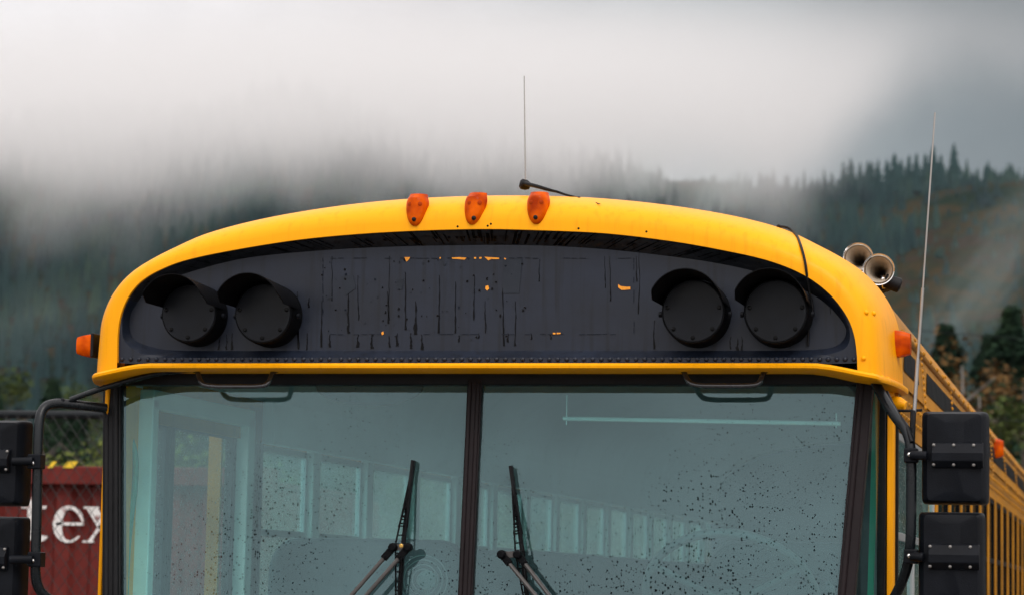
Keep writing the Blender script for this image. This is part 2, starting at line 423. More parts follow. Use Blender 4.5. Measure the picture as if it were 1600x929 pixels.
# ------------------------------------------------------------------ forest
def clearcut(x, y):
    """bare strips without trees"""
    v = mnoise.noise(Vector((x / 190 + 4.1, y / 150, 5.5))) + 0.35 * mnoise.noise(Vector((x / 50, y / 60, 2)))
    u = x / y
    el = hgt(x, y) / y
    # the reddish logged slope under the ridge wood and the one to its left
    b = 0
    if u > -0.115 and 0.10 < el < 0.150: b = 0.12
    if -0.21 < u < -0.13 and el > 0.142: b = 0.2
    if u > -0.062 and el > 0.13: b = 0.12
    if u < -0.25: b = -0.6
    return v + b > 0.36


def fir_arrays(seed, tiers=6, spikes=7):
    r = random.Random(seed); V = []; F = []
    for k in range(tiers):
        z0 = 0.06 + 0.90 * k / tiers; z1 = min(1.0, z0 + 0.34 - 0.02 * k); rad = 0.17 * (1 - 0.92 * k / tiers)
        b = len(V); V.append((r.uniform(-.008, .008), r.uniform(-.008, .008), z1 if k < tiers - 1 else 1.0))
        ring = []
        for i in range(spikes * 2):
            a = math.pi * i / spikes + r.uniform(-.2, .2) + k
            q = rad * (r.uniform(.8, 1.25) if i % 2 == 0 else r.uniform(.35, .6))
            V.append((q * math.cos(a), q * math.sin(a), z0 + (r.uniform(-.03, .02) if i % 2 == 0 else .05)))
        n = spikes * 2
        for i in range(n): F.append((b, b + 1 + i, b + 1 + (i + 1) % n))
    return np.array(V, dtype=np.float32), np.array(F, dtype=np.int32)


variants = [fir_arrays(s_) for s_ in (1, 2, 3, 4)]
rf = random.Random(99); PV = []; PF = []; off = 0; cnt = 0
for k in range(40000):
    y = 620 + 1030 * rf.random() ** 0.8
    u = -0.56 + 0.68 * rf.random(); x = u * y
    small = 1.0
    if clearcut(x, y):
        if rf.random() > 0.40: continue
        small = rf.choice((.25, .35, .5))
    el = hgt(x, y) / y
    if y > 1560 and u > -0.13: continue
    V, Fc = variants[rf.randrange(4)]
    hh = small * rf.choice((1, 1, 1, 1.35)) * rf.uniform(6, 14) * (1.15 if u < -0.2 else 1.0); a = rf.random() * 6.28; wd = hh * rf.uniform(.8, 1.35) * (1 if small == 1 else 2)
    P = np.empty_like(V); ca, sa = math.cos(a), math.sin(a)
    P[:, 0] = (V[:, 0] * ca - V[:, 1] * sa) * wd + x; P[:, 1] = (V[:, 0] * sa + V[:, 1] * ca) * wd + y; P[:, 2] = V[:, 2] * hh + hgt(x, y) - 1.0
    PV.append(P); PF.append(Fc + off); off += len(V); cnt += 1
    if cnt > 15000: break


def tri_mesh(name, PV, PF, m, smoothf=False):
    V = np.concatenate(PV); Fc = np.concatenate(PF)
    me = bpy.data.meshes.new(name); me.vertices.add(len(V)); me.vertices.foreach_set('co', V.astype(np.float32).ravel())
    me.loops.add(Fc.size); me.loops.foreach_set('vertex_index', Fc.ravel())
    me.polygons.add(len(Fc)); me.polygons.foreach_set('loop_start', np.arange(0, Fc.size, 3, dtype=np.int32)); me.polygons.foreach_set('loop_total', np.full(len(Fc), 3, dtype=np.int32))
    me.update(); me.validate(); me.materials.append(m)
    o_ = bpy.data.objects.new(name, me); COL.objects.link(o_); return o_


o = tri_mesh('forest', PV, PF, M['far_fir'])
tag(o, 'dark fir forest covering the misty hillside', 'forest', kind='stuff')

# trees one can tell apart on the crest
ridge = [(1288, 262, 16), (1300, 268, 12), (1330, 245, 15), (1344, 236, 17), (1356, 232, 18), (1372, 226, 22), (1386, 232, 19), (1398, 238, 17), (1408, 222, 20), (1420, 228, 17),
         (1432, 218, 21), (1446, 222, 18), (1458, 226, 16), (1470, 240, 13), (1490, 222, 17), (1318, 250, 14), (1544, 250, 9), (1580, 254, 8), (1362, 250, 12), (1403, 255, 11)]
rt0 = None
for i, (px, py, hh) in enumerate(ridge):
    y = 1500 + (i * 37 % 60) - 30
    top = at(px, py, y); g = hgt(top.x, y); H_ = max(hh, min(26, top.z - g)) if top.z > g else hh
    V, Fc = variants[i % 4] if i > 3 else variants[i]
    if i < 4:
        t_ = empty('pine_tree', 'x', 'tree', group='pines along the misty crest')
        c_ = tri_mesh('crown', [V * np.array([1.3, 1.3, 1.0])], [Fc], M['far_fir']); c_.parent = t_
        m_ = MB(); m_.tube([(0, 0, 0), (0, 0, .5), (0, 0, .95)], lambda t: .012 * (1 - .9 * t) + .001, 6); m_.build('trunk', M['bark'], t_)
        if i == 0: protos = []
        protos.append(t_)
    else:
        t_ = dup(protos[i % 4])
    t_.location = (top.x, y, top.z - H_ if top.z - H_ < g + 4 else g); t_.scale = (H_ * (1.0 + .5 * ((i * 7) % 5) / 5), H_ * 1.2, H_)
    t_.rotation_euler = (0, 0, i * 1.3)
    order = sorted(q_[0] for q_ in ridge); k_ = order.index(px)
    ordn = ['first', 'second', 'third', 'fourth', 'fifth', 'sixth', 'seventh', 'eighth', 'ninth', 'tenth']
    if px == 1490: t_['label'] = 'lone thin pine on the crest, right of the whip antenna tip'
    elif px == 1544: t_['label'] = 'small misty tree on the bare crest right of the lone pine'
    elif px == 1580: t_['label'] = 'small misty tree on the crest nearest the right picture edge'
    elif k_ < 9: t_['label'] = ordn[k_] + ' hazy pine from the left end of the clump on the crest'
    else: t_['label'] = ordn[16 - k_] + ' hazy pine from the right end of the clump on the crest'


# nearer trees: needle sprays spread through the crown
def spray_tree(seed, H, Rr, kind, n=1500):
    r = random.Random(seed); V = []; F = []
    for k in range(n):
        if kind == 'fir':
            t = r.random() ** 0.75; z = H * (0.12 + 0.88 * t); lim = Rr * (1 - t) ** 0.8 * (0.75 + 0.25 * math.sin(t * 38 + seed)) + 0.05
            a = r.random() * 6.283; lim *= 0.8 + 0.3 * math.sin(3 * a + z * 1.7); q = lim * r.random() ** 0.5
            c = Vector((q * math.cos(a), q * math.sin(a), z - q * 0.25)); d = Vector((math.cos(a), math.sin(a), -0.35)); l = r.uniform(.10, .24) * H / 9; wv = l * 0.38
        else:
            b = seedclumps[seed % 3][r.randrange(len(seedclumps[seed % 3]))]
            d = Vector((r.gauss(0, 1), r.gauss(0, 1), r.gauss(0, 1))).normalized()
            c = Vector((b[0] * Rr, b[1] * Rr, H * b[2])) + d * (b[3] * Rr * r.random() ** 0.4); d = Vector((r.gauss(0, 1), r.gauss(0, 1), r.gauss(0, .6))).normalized()
            l = r.uniform(.05, .11) * H / 6; wv = l * 0.7
        s = d.cross(Vector((r.gauss(0, .5), r.gauss(0, .5), 1))).normalized() * wv
        b0 = len(V); V += [tuple(c - s * .3), tuple(c + d * l * .5 - s), tuple(c + d * l), tuple(c + d * l * .5 + s)]
        F += [(b0, b0 + 1, b0 + 2), (b0, b0 + 2, b0 + 3)]
    return np.array(V, np.float32), np.array(F, np.int32)


rc = random.Random(5); seedclumps = []
for q in range(3):
    seedclumps.append([(rc.uniform(-.6, .6), rc.uniform(-.6, .6), rc.uniform(.35, .88), rc.uniform(.22, .42)) for _ in range(13)])


def make_tree(name, label, seed, H, Rr, kind, m, n, bark, group):
    t_ = empty(name, label, 'tree', group=group)
    V, F_ = spray_tree(seed, H, Rr, kind, n); c = tri_mesh('crown', [V], [F_], m); c.parent = t_
    tb = MB(); rr = random.Random(seed + 50)
    tb.tube([(0, 0, 0), (rr.uniform(-.1, .1), 0, H * .3), (rr.uniform(-.1, .1), rr.uniform(-.1, .1), H * .65), (0, 0, H * (.96 if kind == 'fir' else .85))], lambda t: H * .016 * (1 - .88 * t), 8)
    for k in range(9 if kind == 'fir' else 12):
        z = H * rr.uniform(.22, .75); a = rr.random() * 6.28; l = Rr * rr.uniform(.5, .9) * (1 - z / H * .5)
        up = -.15 if kind == 'fir' else rr.uniform(.4, 1.0)
        tb.tube([(0, 0, z), (math.cos(a) * l * .5, math.sin(a) * l * .5, z + l * up * .5), (math.cos(a) * l, math.sin(a) * l, z + l * up)], lambda t: H * .005 * (1 - .8 * t) + .004, 5)
    tb.build('trunk', bark, t_, smooth=50)
    return t_


GF = 'trees standing beyond the right fence'
firA = make_tree('fir_tree', 'x', 11, 9, 2.0, 'fir', M['fir'], 9000, M['bark'], GF)
firB = make_tree('fir_tree', 'x', 12, 9, 2.4, 'fir', M['fir'], 9000, M['bark'], GF)
birch = make_tree('bare_birch', 'x', 21, 8.5, 1.9, 'leaf', M['rust'], 1300, M['palebark'], GF)
bushA = make_tree('leafy_tree', 'x', 31, 6, 2.2, 'leaf', M['mixed'], 8000, M['bark'], GF)
bushO = make_tree('olive_bush', 'x', 32, 4.2, 2.2, 'leaf', M['olive'], 9000, M['bark'], 'bushes beyond the red container')
used = set()


def place(proto, px, topy, y, label, s0, group=None, rot=0.0):
    t_ = proto if proto not in used else dup(proto)
    used.add(proto)
    p = at(px, topy, y); H0 = s0; k = p.z / H0
    t_.location = (p.x, y, 0); t_.scale = (k, k, k); t_.rotation_euler = (0, 0, rot); t_['label'] = label
    if group: t_['group'] = group
    return t_


place(firA, 1478, 505, 62, 'dark fir rising left of the bare pale trunk, behind the whip antenna', 9, rot=.3)
place(firB, 1582, 478, 66, 'dark fir at the right picture edge above the roof clearance light', 9, rot=1.1)
place(birch, 1503, 488, 58, 'nearly bare tree with a pale trunk between two dark firs', 8.5, rot=.4)
place(birch, 1530, 540, 52, 'smaller nearly bare pale tree right of the tall pale trunk', 8.5, rot=2.4)
place(bushA, 1520, 600, 44, 'yellow-green leafy tree low behind the upper right mirror', 6, rot=.2)
place(bushA, 1600, 520, 50, 'broad leafy tree cut by the right picture edge', 6, rot=1.9)
place(firA, 1445, 560, 75, 'low dark fir just above the bus roof edge', 9, rot=2.0)
place(firB, 1548, 520, 90, 'distant dark fir behind the small bare tree', 9, rot=3.0)
place(firA, 1625, 500, 80, 'dark fir just outside the right picture edge', 9, rot=4.0)
GL = 'trees behind the red container'
place(bushO, 125, 668, 17, 'olive bush rising directly above the red container', 4.2, 'bushes beyond the red container', .5)
place(bushO, 95, 690, 19, 'low olive bush left of the brightest bush above the container', 4.2, 'bushes beyond the red container', 2.5)
place(bushO, 235, 672, 21, 'olive bush behind the bus entrance door', 4.2, 'bushes beyond the red container', 1.5)
for i, (px, py, y, pr, s0, lab) in enumerate([
        (20, 560, 120, bushA, 6, 'leafy tree at the left picture edge above the fence rail'), (85, 590, 100, firB, 9, 'dark fir above the bend of the left mirror arm'),
        (140, 575, 130, bushA, 6, 'leafy tree directly below the left side marker light'), (50, 615, 70, bushA, 6, 'low leafy tree over the upper left mirror'),
        (120, 622, 60, firA, 9, 'low dark fir behind the fence rail left of the windshield'), (-10, 600, 80, firA, 9, 'dark fir cut by the left picture edge'),
        (200, 600, 90, bushA, 6, 'leafy tree hidden behind the left windshield'), (300, 605, 95, firB, 9, 'fir hidden behind the left windshield'),
        (420, 600, 90, bushA, 6, 'leafy tree seen through the bus side windows'), (560, 605, 100, firA, 9, 'fir seen through the bus side windows'), (680, 610, 85, bushA, 6, 'leafy tree far behind the bus middle')]):
    place(pr, px, py, y, lab, s0, GL, i * 1.7)


# ------------------------------------------------------------------ haze and cloud
def volume_mat(name, col, dens, build=None, aniso=0.0):
    m = bpy.data.materials.new(name); m.use_nodes = True; t = m.node_tree; t.nodes.clear()
    o_ = t.nodes.new('ShaderNodeOutputMaterial'); pv = t.nodes.new('ShaderNodeVolumePrincipled')
    pv.inputs['Color'].default_value = (*col, 1); pv.inputs['Density'].default_value = dens; pv.inputs['Anisotropy'].default_value = aniso
    t.links.new(pv.outputs[0], o_.inputs['Volume'])
    if build: build(t, pv)
    return m


mb = MB(); mb.box((-350, 1040, 199.5), (2900, 2300, 401)); HAZ = mb.build('haze', volume_mat('haze_air', (0.72, 0.86, 1.0), 3e-5))
tag(HAZ, 'thin grey-blue haze filling the valley air', 'haze', kind='stuff')


def M_(t, op, a, b=None, c=None, clamp=False):
    n = t.nodes.new('ShaderNodeMath'); n.operation = op; n.use_clamp = clamp
    for i, x in enumerate((a, b, c)):
        if x is None: continue
        if isinstance(x, (int, float)): n.inputs[i].default_value = x
        else: t.links.new(x, n.inputs[i])
    return n.outputs[0]


def cloud_deck(t, pv):
    c = t.nodes.new('ShaderNodeTexCoord'); sx = t.nodes.new('ShaderNodeSeparateXYZ'); t.links.new(c.outputs['Object'], sx.inputs[0])
    x, y, z = sx.outputs
    mp = t.nodes.new('ShaderNodeMapping'); mp.inputs['Scale'].default_value = (1, 1, 0.8); mp.inputs['Rotation'].default_value = (0, R(-28), 0); t.links.new(c.outputs['Object'], mp.inputs[0])
    n = t.nodes.new('ShaderNodeTexNoise'); n.inputs['Scale'].default_value = 0.0085; n.inputs['Detail'].default_value = 6; n.inputs['Roughness'].default_value = 0.62; t.links.new(mp.outputs[0], n.inputs['Vector'])
    # base of the deck follows the slope: low on the left, lifting to clear the crest on the right
    u = M_(t, 'DIVIDE', x, y)
    mr = t.nodes.new('ShaderNodeMapRange'); mr.interpolation_type = 'SMOOTHSTEP'
    mr.inputs['From Min'].default_value = -0.45; mr.inputs['From Max'].default_value = -0.20; mr.inputs['To Min'].default_value = 0.160; mr.inputs['To Max'].default_value = 0.150
    t.links.new(u, mr.inputs[0])
    mr2 = t.nodes.new('ShaderNodeMapRange'); mr2.interpolation_type = 'SMOOTHSTEP'
    mr2.inputs['From Min'].default_value = -0.135; mr2.inputs['From Max'].default_value = -0.075; mr2.inputs['To Min'].default_value = 0.0; mr2.inputs['To Max'].default_value = 0.040
    t.links.new(u, mr2.inputs[0])
    base = M_(t, 'ADD', mr.outputs[0], mr2.outputs[0])
    el = M_(t, 'DIVIDE', z, y)
    d = M_(t, 'SUBTRACT', el, base)
    nn = M_(t, 'SUBTRACT', n.outputs['Fac'], 0.5)
    d = M_(t, 'MULTIPLY_ADD', nn, 0.18, d)
    k = M_(t, 'DIVIDE', d, 0.038)
    k = M_(t, 'MAXIMUM', k, 0.0); k = M_(t, 'MINIMUM', k, 1.0); k = M_(t, 'POWER', k, 1.4)
    k = M_(t, 'MULTIPLY', k, 0.0085)
    side = t.nodes.new('ShaderNodeMapRange'); side.interpolation_type = 'SMOOTHSTEP'
    side.inputs['From Min'].default_value = -0.26; side.inputs['From Max'].default_value = 0.01; side.inputs['To Min'].default_value = 1.0; side.inputs['To Max'].default_value = 0.12
    t.links.new(u, side.inputs[0]); k = M_(t, 'MULTIPLY', k, side.outputs[0])
    fade = t.nodes.new('ShaderNodeMapRange'); fade.interpolation_type = 'SMOOTHSTEP'
    fade.inputs['From Min'].default_value = 0.185; fade.inputs['From Max'].default_value = 0.25; fade.inputs['To Min'].default_value = 1.0; fade.inputs['To Max'].default_value = 0.0
    t.links.new(el, fade.inputs[0]); k = M_(t, 'MULTIPLY', k, fade.outputs[0])
    t.links.new(k, pv.inputs['Density'])


mb = MB()
# wedge of air the deck fills, in front of and above the slope
mb.add([(-900, 850, 60), (250, 850, 60), (250, 1430, 60), (-900, 1430, 60), (-900, 850, 400), (250, 850, 400), (250, 1430, 400), (-900, 1430, 400)],
       [(0, 3, 2, 1), (4, 5, 6, 7), (0, 1, 5, 4), (1, 2, 6, 5), (2, 3, 7, 6), (3, 0, 4, 7)])
DK = mb.build('low_cloud', volume_mat('cloud_vapour', (0.955, 0.945, 0.94), 0.0, cloud_deck, 0.2))
tag(DK, 'pale low cloud swallowing the top of the wooded hill', 'cloud', kind='stuff')


def wisp(label, px, py, y, sx_, sy_, sz_, tilt, dens, seed):
    def bld(t, pv):
        c = t.nodes.new('ShaderNodeTexCoord')
        ln = t.nodes.new('ShaderNodeVectorMath'); ln.operation = 'LENGTH'; t.links.new(c.outputs['Object'], ln.inputs[0])
        mp = t.nodes.new('ShaderNodeMapping'); mp.inputs['Location'].default_value = (seed * 3.1, seed, 0); mp.inputs['Scale'].default_value = (1.6, 1, 3.2); t.links.new(c.outputs['Object'], mp.inputs[0])
        n = t.nodes.new('ShaderNodeTexNoise'); n.inputs['Scale'].default_value = 1.5; n.inputs['Detail'].default_value = 4; t.links.new(mp.outputs[0], n.inputs['Vector'])
        f = M_(t, 'SUBTRACT', 1.0, ln.outputs['Value'], clamp=True)
        q = M_(t, 'MULTIPLY_ADD', M_(t, 'SUBTRACT', n.outputs['Fac'], 0.5), 2.2, f)
        q = M_(t, 'MULTIPLY', M_(t, 'MAXIMUM', q, 0.0), M_(t, 'POWER', f, 0.8))
        t.links.new(M_(t, 'MULTIPLY', q, dens), pv.inputs['Density'])
    p = at(px, py, y); r = bmesh.new(); bmesh.ops.create_icosphere(r, subdivisions=3, radius=1.0)
    me = bpy.data.meshes.new('mist_wisp'); r.to_mesh(me); r.free(); me.materials.append(volume_mat('mist_vapour', (0.74, 0.82, 0.80), 0, bld, 0.2))
    o_ = bpy.data.objects.new('mist_wisp', me); COL.objects.link(o_); o_.location = p; o_.scale = (sx_, sy_, sz_); o_.rotation_euler = (0, R(tilt), 0)
    tag(o_, label, 'mist', kind='stuff')


wisp('long wisp of mist rising beside the whip antenna', 1530, 450, 900, 50, 50, 17, -50, 0.007, 1)
wisp('thin veil of mist by the right picture edge', 1590, 330, 1200, 60, 50, 20, -40, 0.003, 2)
wisp('slanting mist in front of the dark left slope', 330, 330, 1100, 75, 60, 20, -40, 0.006, 3)
wisp('faint mist low on the left slope', 60, 500, 800, 50, 50, 16, -20, 0.002, 4)
wisp('small mist curl left of the crest pines', 1130, 290, 1250, 60, 60, 22, -55, 0.014, 5)
wisp('mist curl right of the roof antenna', 1000, 275, 1250, 40, 60, 22, -60, 0.014, 6)

# ------------------------------------------------------------------ container and fences
CY = 7.7
cont = empty('shipping_container', 'rusty red corrugated container with white lettering behind the left fence', 'container', (-6.2, CY, 0))


def rel(o, parent):   # meshes modelled in world coordinates under a moved parent
    o.location = -parent.location; return o


mb = MB(); x = -9.2; prof = []
while x < -3.3:
    prof += [(x, 0), (x + .09, 0), (x + .12, .036), (x + .21, .036)]; x += .24
pts = [(a, CY + b, 0.15) for a, b in prof]; pts2 = [(a, CY + b, 2.50) for a, b in prof]; n = len(pts)
mb.add(pts + pts2, [(i, i + 1, n + i + 1, n + i) for i in range(n - 1)])
mb.box((-6.25, CY + 2.42, 1.3), (5.9, 0.04, 2.4)); mb.box((-9.2, CY + 1.2, 1.3), (0.04, 2.4, 2.4)); mb.box((-3.28, CY + 1.2, 1.3), (0.04, 2.4, 2.4))
mb.box((-6.25, CY + 1.2, 2.53), (5.9, 2.4, 0.03))
rel(mb.build('corrugated_wall', M['red'], cont), cont)
mb = MB(); mb.box((-6.25, CY - .015, 2.56), (6.05, 0.10, 0.115)); rel(mb.build('top_rail', M['red'], cont, bevel=.01), cont)
mb = MB(); mb.box((-6.25, CY - .015, 0.09), (6.05, 0.10, 0.16)); rel(mb.build('bottom_rail', M['red'], cont, bevel=.01), cont)
for xx in (-9.22, -3.27):
    mb = MB(); mb.box((xx, CY - .02, 1.31), (0.12, 0.13, 2.62)); rel(mb.build('corner_post', M['red'], cont, bevel=.01), cont)
for px0, px1 in ((74, 90), (98, 122)):
    a = at(px0, 730, CY - .07); b = at(px1, 720, CY - .07)
    mb = MB(); mb.prism([(a.x, CY - .071, a.z), (b.x - .03, CY - .071, a.z), (b.x, CY - .071, b.z), (a.x + .035, CY - .071, b.z)], (0, .004, 0)); rel(mb.build('hazard_mark', M['hazard'], cont), cont)


def lett(fn, name):
    mb = MB(); fn(mb); o_ = mb.build(name, M['white'], cont); rel(o_, cont)


LY = CY - .010
# letter box: x-height 0.235 m, lower edge z0
z0 = at(100, 846, CY).z; xh = at(100, 790, CY).z - z0


def arcpts(cx, cz, rx, rz, a0, a1, n, w0, w1):
    o_, i_ = [], []
    for k in range(n + 1):
        t = k / n; a = R(a0 + (a1 - a0) * t)
        th = w0 + (w1 - w0) * math.sin(math.pi * min(1, max(0, t))) ** 1
        o_.append((cx + rx * math.cos(a), cz + rz * math.sin(a))); i_.append((cx + (rx - th) * math.cos(a), cz + (rz - th * .45) * math.sin(a)))
    return o_, i_


def strip(mb, A, B):
    n = len(A)
    for k in range(n - 1):
        mb.prism([(A[k][0], LY, A[k][1]), (A[k + 1][0], LY, A[k + 1][1]), (B[k + 1][0], LY, B[k + 1][1]), (B[k][0], LY, B[k][1])], (0, .006, 0))


def poly(mb, P): mb.prism([(a, LY, b) for a, b in P], (0, .006, 0))


def le(mb):
    cx = at(108, 815, CY).x; r = xh * .47
    A, B = arcpts(cx, z0 + xh / 2, r, xh * .52, 8, 320, 22, .015, .062); strip(mb, A, B)
    poly(mb, [(cx - r * .8, z0 + xh * .47), (cx + r * .97, z0 + xh * .47), (cx + r * .97, z0 + xh * .55), (cx - r * .8, z0 + xh * .55)])


def lt_(mb):
    cx = at(50, 815, CY).x
    poly(mb, [(cx - .028, z0 + .04), (cx + .028, z0 + .04), (cx + .028, z0 + xh * 1.3), (cx + .006, z0 + xh * 1.3), (cx - .028, z0 + xh * 1.08)])
    poly(mb, [(cx - .075, z0 + xh * .92), (cx - .030, z0 + xh * .92), (cx - .030, z0 + xh), (cx - .06, z0 + xh)])
    poly(mb, [(cx + .030, z0 + xh * .92), (cx + .095, z0 + xh * .92), (cx + .10, z0 + xh), (cx + .030, z0 + xh)])
    A, B = arcpts(cx + .045, z0 + .052, .073, .055, 180, 340, 10, .05, .03); strip(mb, A, B)


def lx(mb):
    xl = at(131, 815, CY).x; W_ = .235
    poly(mb, [(xl + .01, z0 + xh), (xl + .085, z0 + xh), (xl + W_, z0), (xl + W_ - .075, z0)])
    poly(mb, [(xl + .03, z0), (xl + .055, z0), (xl + .123, z0 + xh * .45), (xl + .110, z0 + xh * .52)])
    poly(mb, [(xl + .128, z0 + xh * .6), (xl + .14, z0 + xh * .52), (xl + .205, z0 + xh), (xl + .18, z0 + xh)])
    for a, b, zz in ((0, .10, xh - .012), (.145, .235, xh - .012), (.0, .08, 0), (.14, .25, 0)): 
        mb.prism([(xl + a, LY - .002, z0 + zz), (xl + b, LY - .002, z0 + zz), (xl + b, LY - .002, z0 + zz + .012), (xl + a, LY - .002, z0 + zz + .012)], (0, .003, 0))


lett(lt_, 'letter_t'); lett(le, 'letter_e'); lett(lx, 'letter_x')


def fence(label, x0, x1, y, ztop, zlow):
    f = empty('chain_link_fence', label, 'fence', ((x0 + x1) / 2, y, 0))
    mb = MB(); mb.tube([(x0, y, ztop), ((x0 + x1) / 2, y, ztop + .005), (x1, y, ztop)], .024, 8); rel(mb.build('top_rail', M['rail'], f, smooth=40), f)
    xx = x0
    while xx <= x1 + .01:
        mb = MB(); mb.tube([(xx, y + .05, 0), (xx, y + .05, ztop + .04)], .03, 8); rel(mb.build('post', M['rail'], f, smooth=40), f); xx += (x1 - x0) / max(1, round((x1 - x0) / 3))
    mb = MB(); H_ = ztop - zlow; s_ = .075
    k = x0 - H_
    while k < x1:
        for sg in (1, -1):
            a = (k, ztop if sg < 0 else zlow); b = (k + H_ * .75, zlow if sg < 0 else ztop)
            # clip to the panel
            (ax, az), (bx, bz) = a, b
            if bx <= x0 or ax >= x1: continue
            if ax < x0: tt = (x0 - ax) / (bx - ax); az = az + (bz - az) * tt; ax = x0
            if bx > x1: tt = (x1 - ax) / (bx - ax); bz = az + (bz - az) * tt; bx = x1
            mb.tube([(ax, y - .028 + sg * .002, az), (bx, y - .028 + sg * .002, bz)], .0022, 3, cap=False)
        k += s_
    rel(mb.build('wire_mesh', M['wire'], f), f)


fl = at(80, 648, 6.9)
fence('chain link fence with dark top rail in front of the red container', -9.0, -1.75, 6.9, fl.z, .05)
fr_ = at(1572, 680, 10)
fence('chain link fence beyond the right side of the bus', 1.75, 9.0, 10, fr_.z, .05)

for lab, y, (pa, pb) in (('upper power line crossing the dark trees on the right', 34, ((1430, 515), (1600, 529))), ('lower power line crossing the dark trees on the right', 30, ((1500, 650), (1600, 657)))):
    a = at(*pa, y); b = at(*pb, y); d = (b - a).normalized(); A = a - d * 5; B = b + d * 18
    line = empty('power_line', lab, 'power line', (A.x, y, 0), 'power lines on the right')
    mb = MB(); P = [A.lerp(B, t / 12) + Vector((0, 0, 0.0)) for t in range(13)]; mb.tube(P, .006, 5); rel(mb.build('wire', M['rail'], line), line)
    for q in (A, B):
        mb = MB(); mb.tube([(q.x, y, 0), (q.x, y, q.z * .6), (q.x, y, q.z + .4)], lambda t: .14 - .04 * t, 10); rel(mb.build('pole', M['wood'], line, smooth=40), line)

# ================================================================== THE BUS
CX = -.02; LEN = 12.0
bus = empty('school_bus', 'yellow flat-nosed school bus with blacked-out roof sign and wet windshield', 'bus', (0, 0, 0))

half = [(1.215, 2.45), (1.215, 2.56), (1.208, 2.64), (1.200, 2.720), (1.168, 2.798), (1.100, 2.877), (0.985, 2.947), (0.85, 3.008), (0.62, 3.060), (0.32, 3.097), (0.0, 3.108)]


def spline(P, n):
    """Catmull-Rom through P, n points evenly along the length"""
    P = [Vector(p) for p in P]; Q = []
    ext = [P[0] * 2 - P[1]] + P + [P[-1] * 2 - P[-2]]
    for i in range(1, len(ext) - 2):
        for k in range(16):
            t = k / 16; a, b, c, d = ext[i - 1:i + 3]
            Q.append(0.5 * ((2 * b) + (c - a) * t + (2 * a - 5 * b + 4 * c - d) * t * t + (-a + 3 * b - 3 * c + d) * t ** 3))
    Q.append(P[-1]); L_ = [0]
    for a, b in zip(Q, Q[1:]): L_.append(L_[-1] + (b - a).length)
    out_ = []; j = 0
    for k in range(n):
        s_ = L_[-1] * k / (n - 1)
        while j < len(Q) - 2 and L_[j + 1] < s_: j += 1
        t = (s_ - L_[j]) / max(1e-9, L_[j + 1] - L_[j]); out_.append(Q[j].lerp(Q[j + 1], min(1, t)))
    return out_


fullc = [(CX - .006 - a, 0, b) for a, b in half] + [(CX - .006 + a, 0, b) for a, b in reversed(half[:-1])]
LIPZ = 2.578


def droop(x): return .036 * smooth((abs(x - CX) - .98) / .24)


inner_px = [(183, 566), (184, 520), (190, 487), (204, 458), (225, 436), (258, 418), (300, 404), (380, 388), (480, 373), (600, 363), (740, 358), (850, 360), (950, 365), (1050, 377), (1130, 391), (1200, 407), (1255, 429), (1295, 458), (1322, 492), (1335, 525), (1340, 566)]
inner3 = [at(a, b, 0.0) for a, b in inner_px]
dish_px = [(215, 470), (240, 446), (300, 424), (380, 404), (480, 393), (600, 386), (740, 383), (850, 384), (950, 390), (1050, 401), (1130, 413), (1200, 430), (1255, 452), (1290, 474), (1316, 502), (1322, 520), (1310, 538), (1280, 545), (1200, 547), (1000, 547), (740, 547), (500, 547), (290, 547), (240, 542), (210, 530), (202, 510), (205, 488)]

# outer shell of the cap: rings from the recess edge to the roof line
NC = 161
C1 = spline([tuple(p) for p in inner3], NC)
C0 = spline([p for p in fullc if p[2] > 2.5], NC)
# skew parameter so that both ends sit at the lower corners
rings = []
NR = 16; YD = .36
for k in range(NR + 1):
    t = k / NR * math.pi / 2; f = math.sin(t) ** 0.72; g = (1 - math.cos(t)) ** 1.15; ring = []
    for i in range(NC):
        a, b = C1[i], C0[i]
        p = Vector((a.x + (b.x - a.x) * f, a.y + YD * g, a.z + (b.z - a.z) * f))
        zl = LIPZ - droop(p.x) * 1.0
        if i in (0, NC - 1): p.z = zl
        else: p.z = max(p.z, zl)
        ring.append(p)
    rings.append(ring)
mb = MB(); mb.rings(rings, cap=False, cyc=False)
# thin rolled edge into the recess
mb.rings([[p + Vector((0, 0, 0)) for p in C1], [p + Vector((0, .02, 0)) for p in C1]], cap=False, cyc=False)
# paint nicks and small scratches on the ring
mb.cur = 1
cap = mb.build('roof_cap', [M['yellow'], M['drip']], bus, smooth=40)

# lip / drip visor running round the front
Wl = 1.215


def plan(s_, inset=0.0, Rc=.40):
    """rounded plan line of the nose, s in -1..1"""
    W = Wl - inset; Rr = Rc - inset; yf = -.028 + inset; side = .45
    flat = W - Rr; arc = Rr * math.pi / 2; tot = flat + arc + side; d = abs(s_) * tot; sg = 1 if s_ >= 0 else -1
    if d < flat: return CX + sg * d, yf
    if d < flat + arc:
        a = (d - flat) / Rr; return CX + sg * (flat + Rr * math.sin(a)), yf + Rr * (1 - math.cos(a))
    return CX + sg * W, yf + Rr + (d - flat - arc)


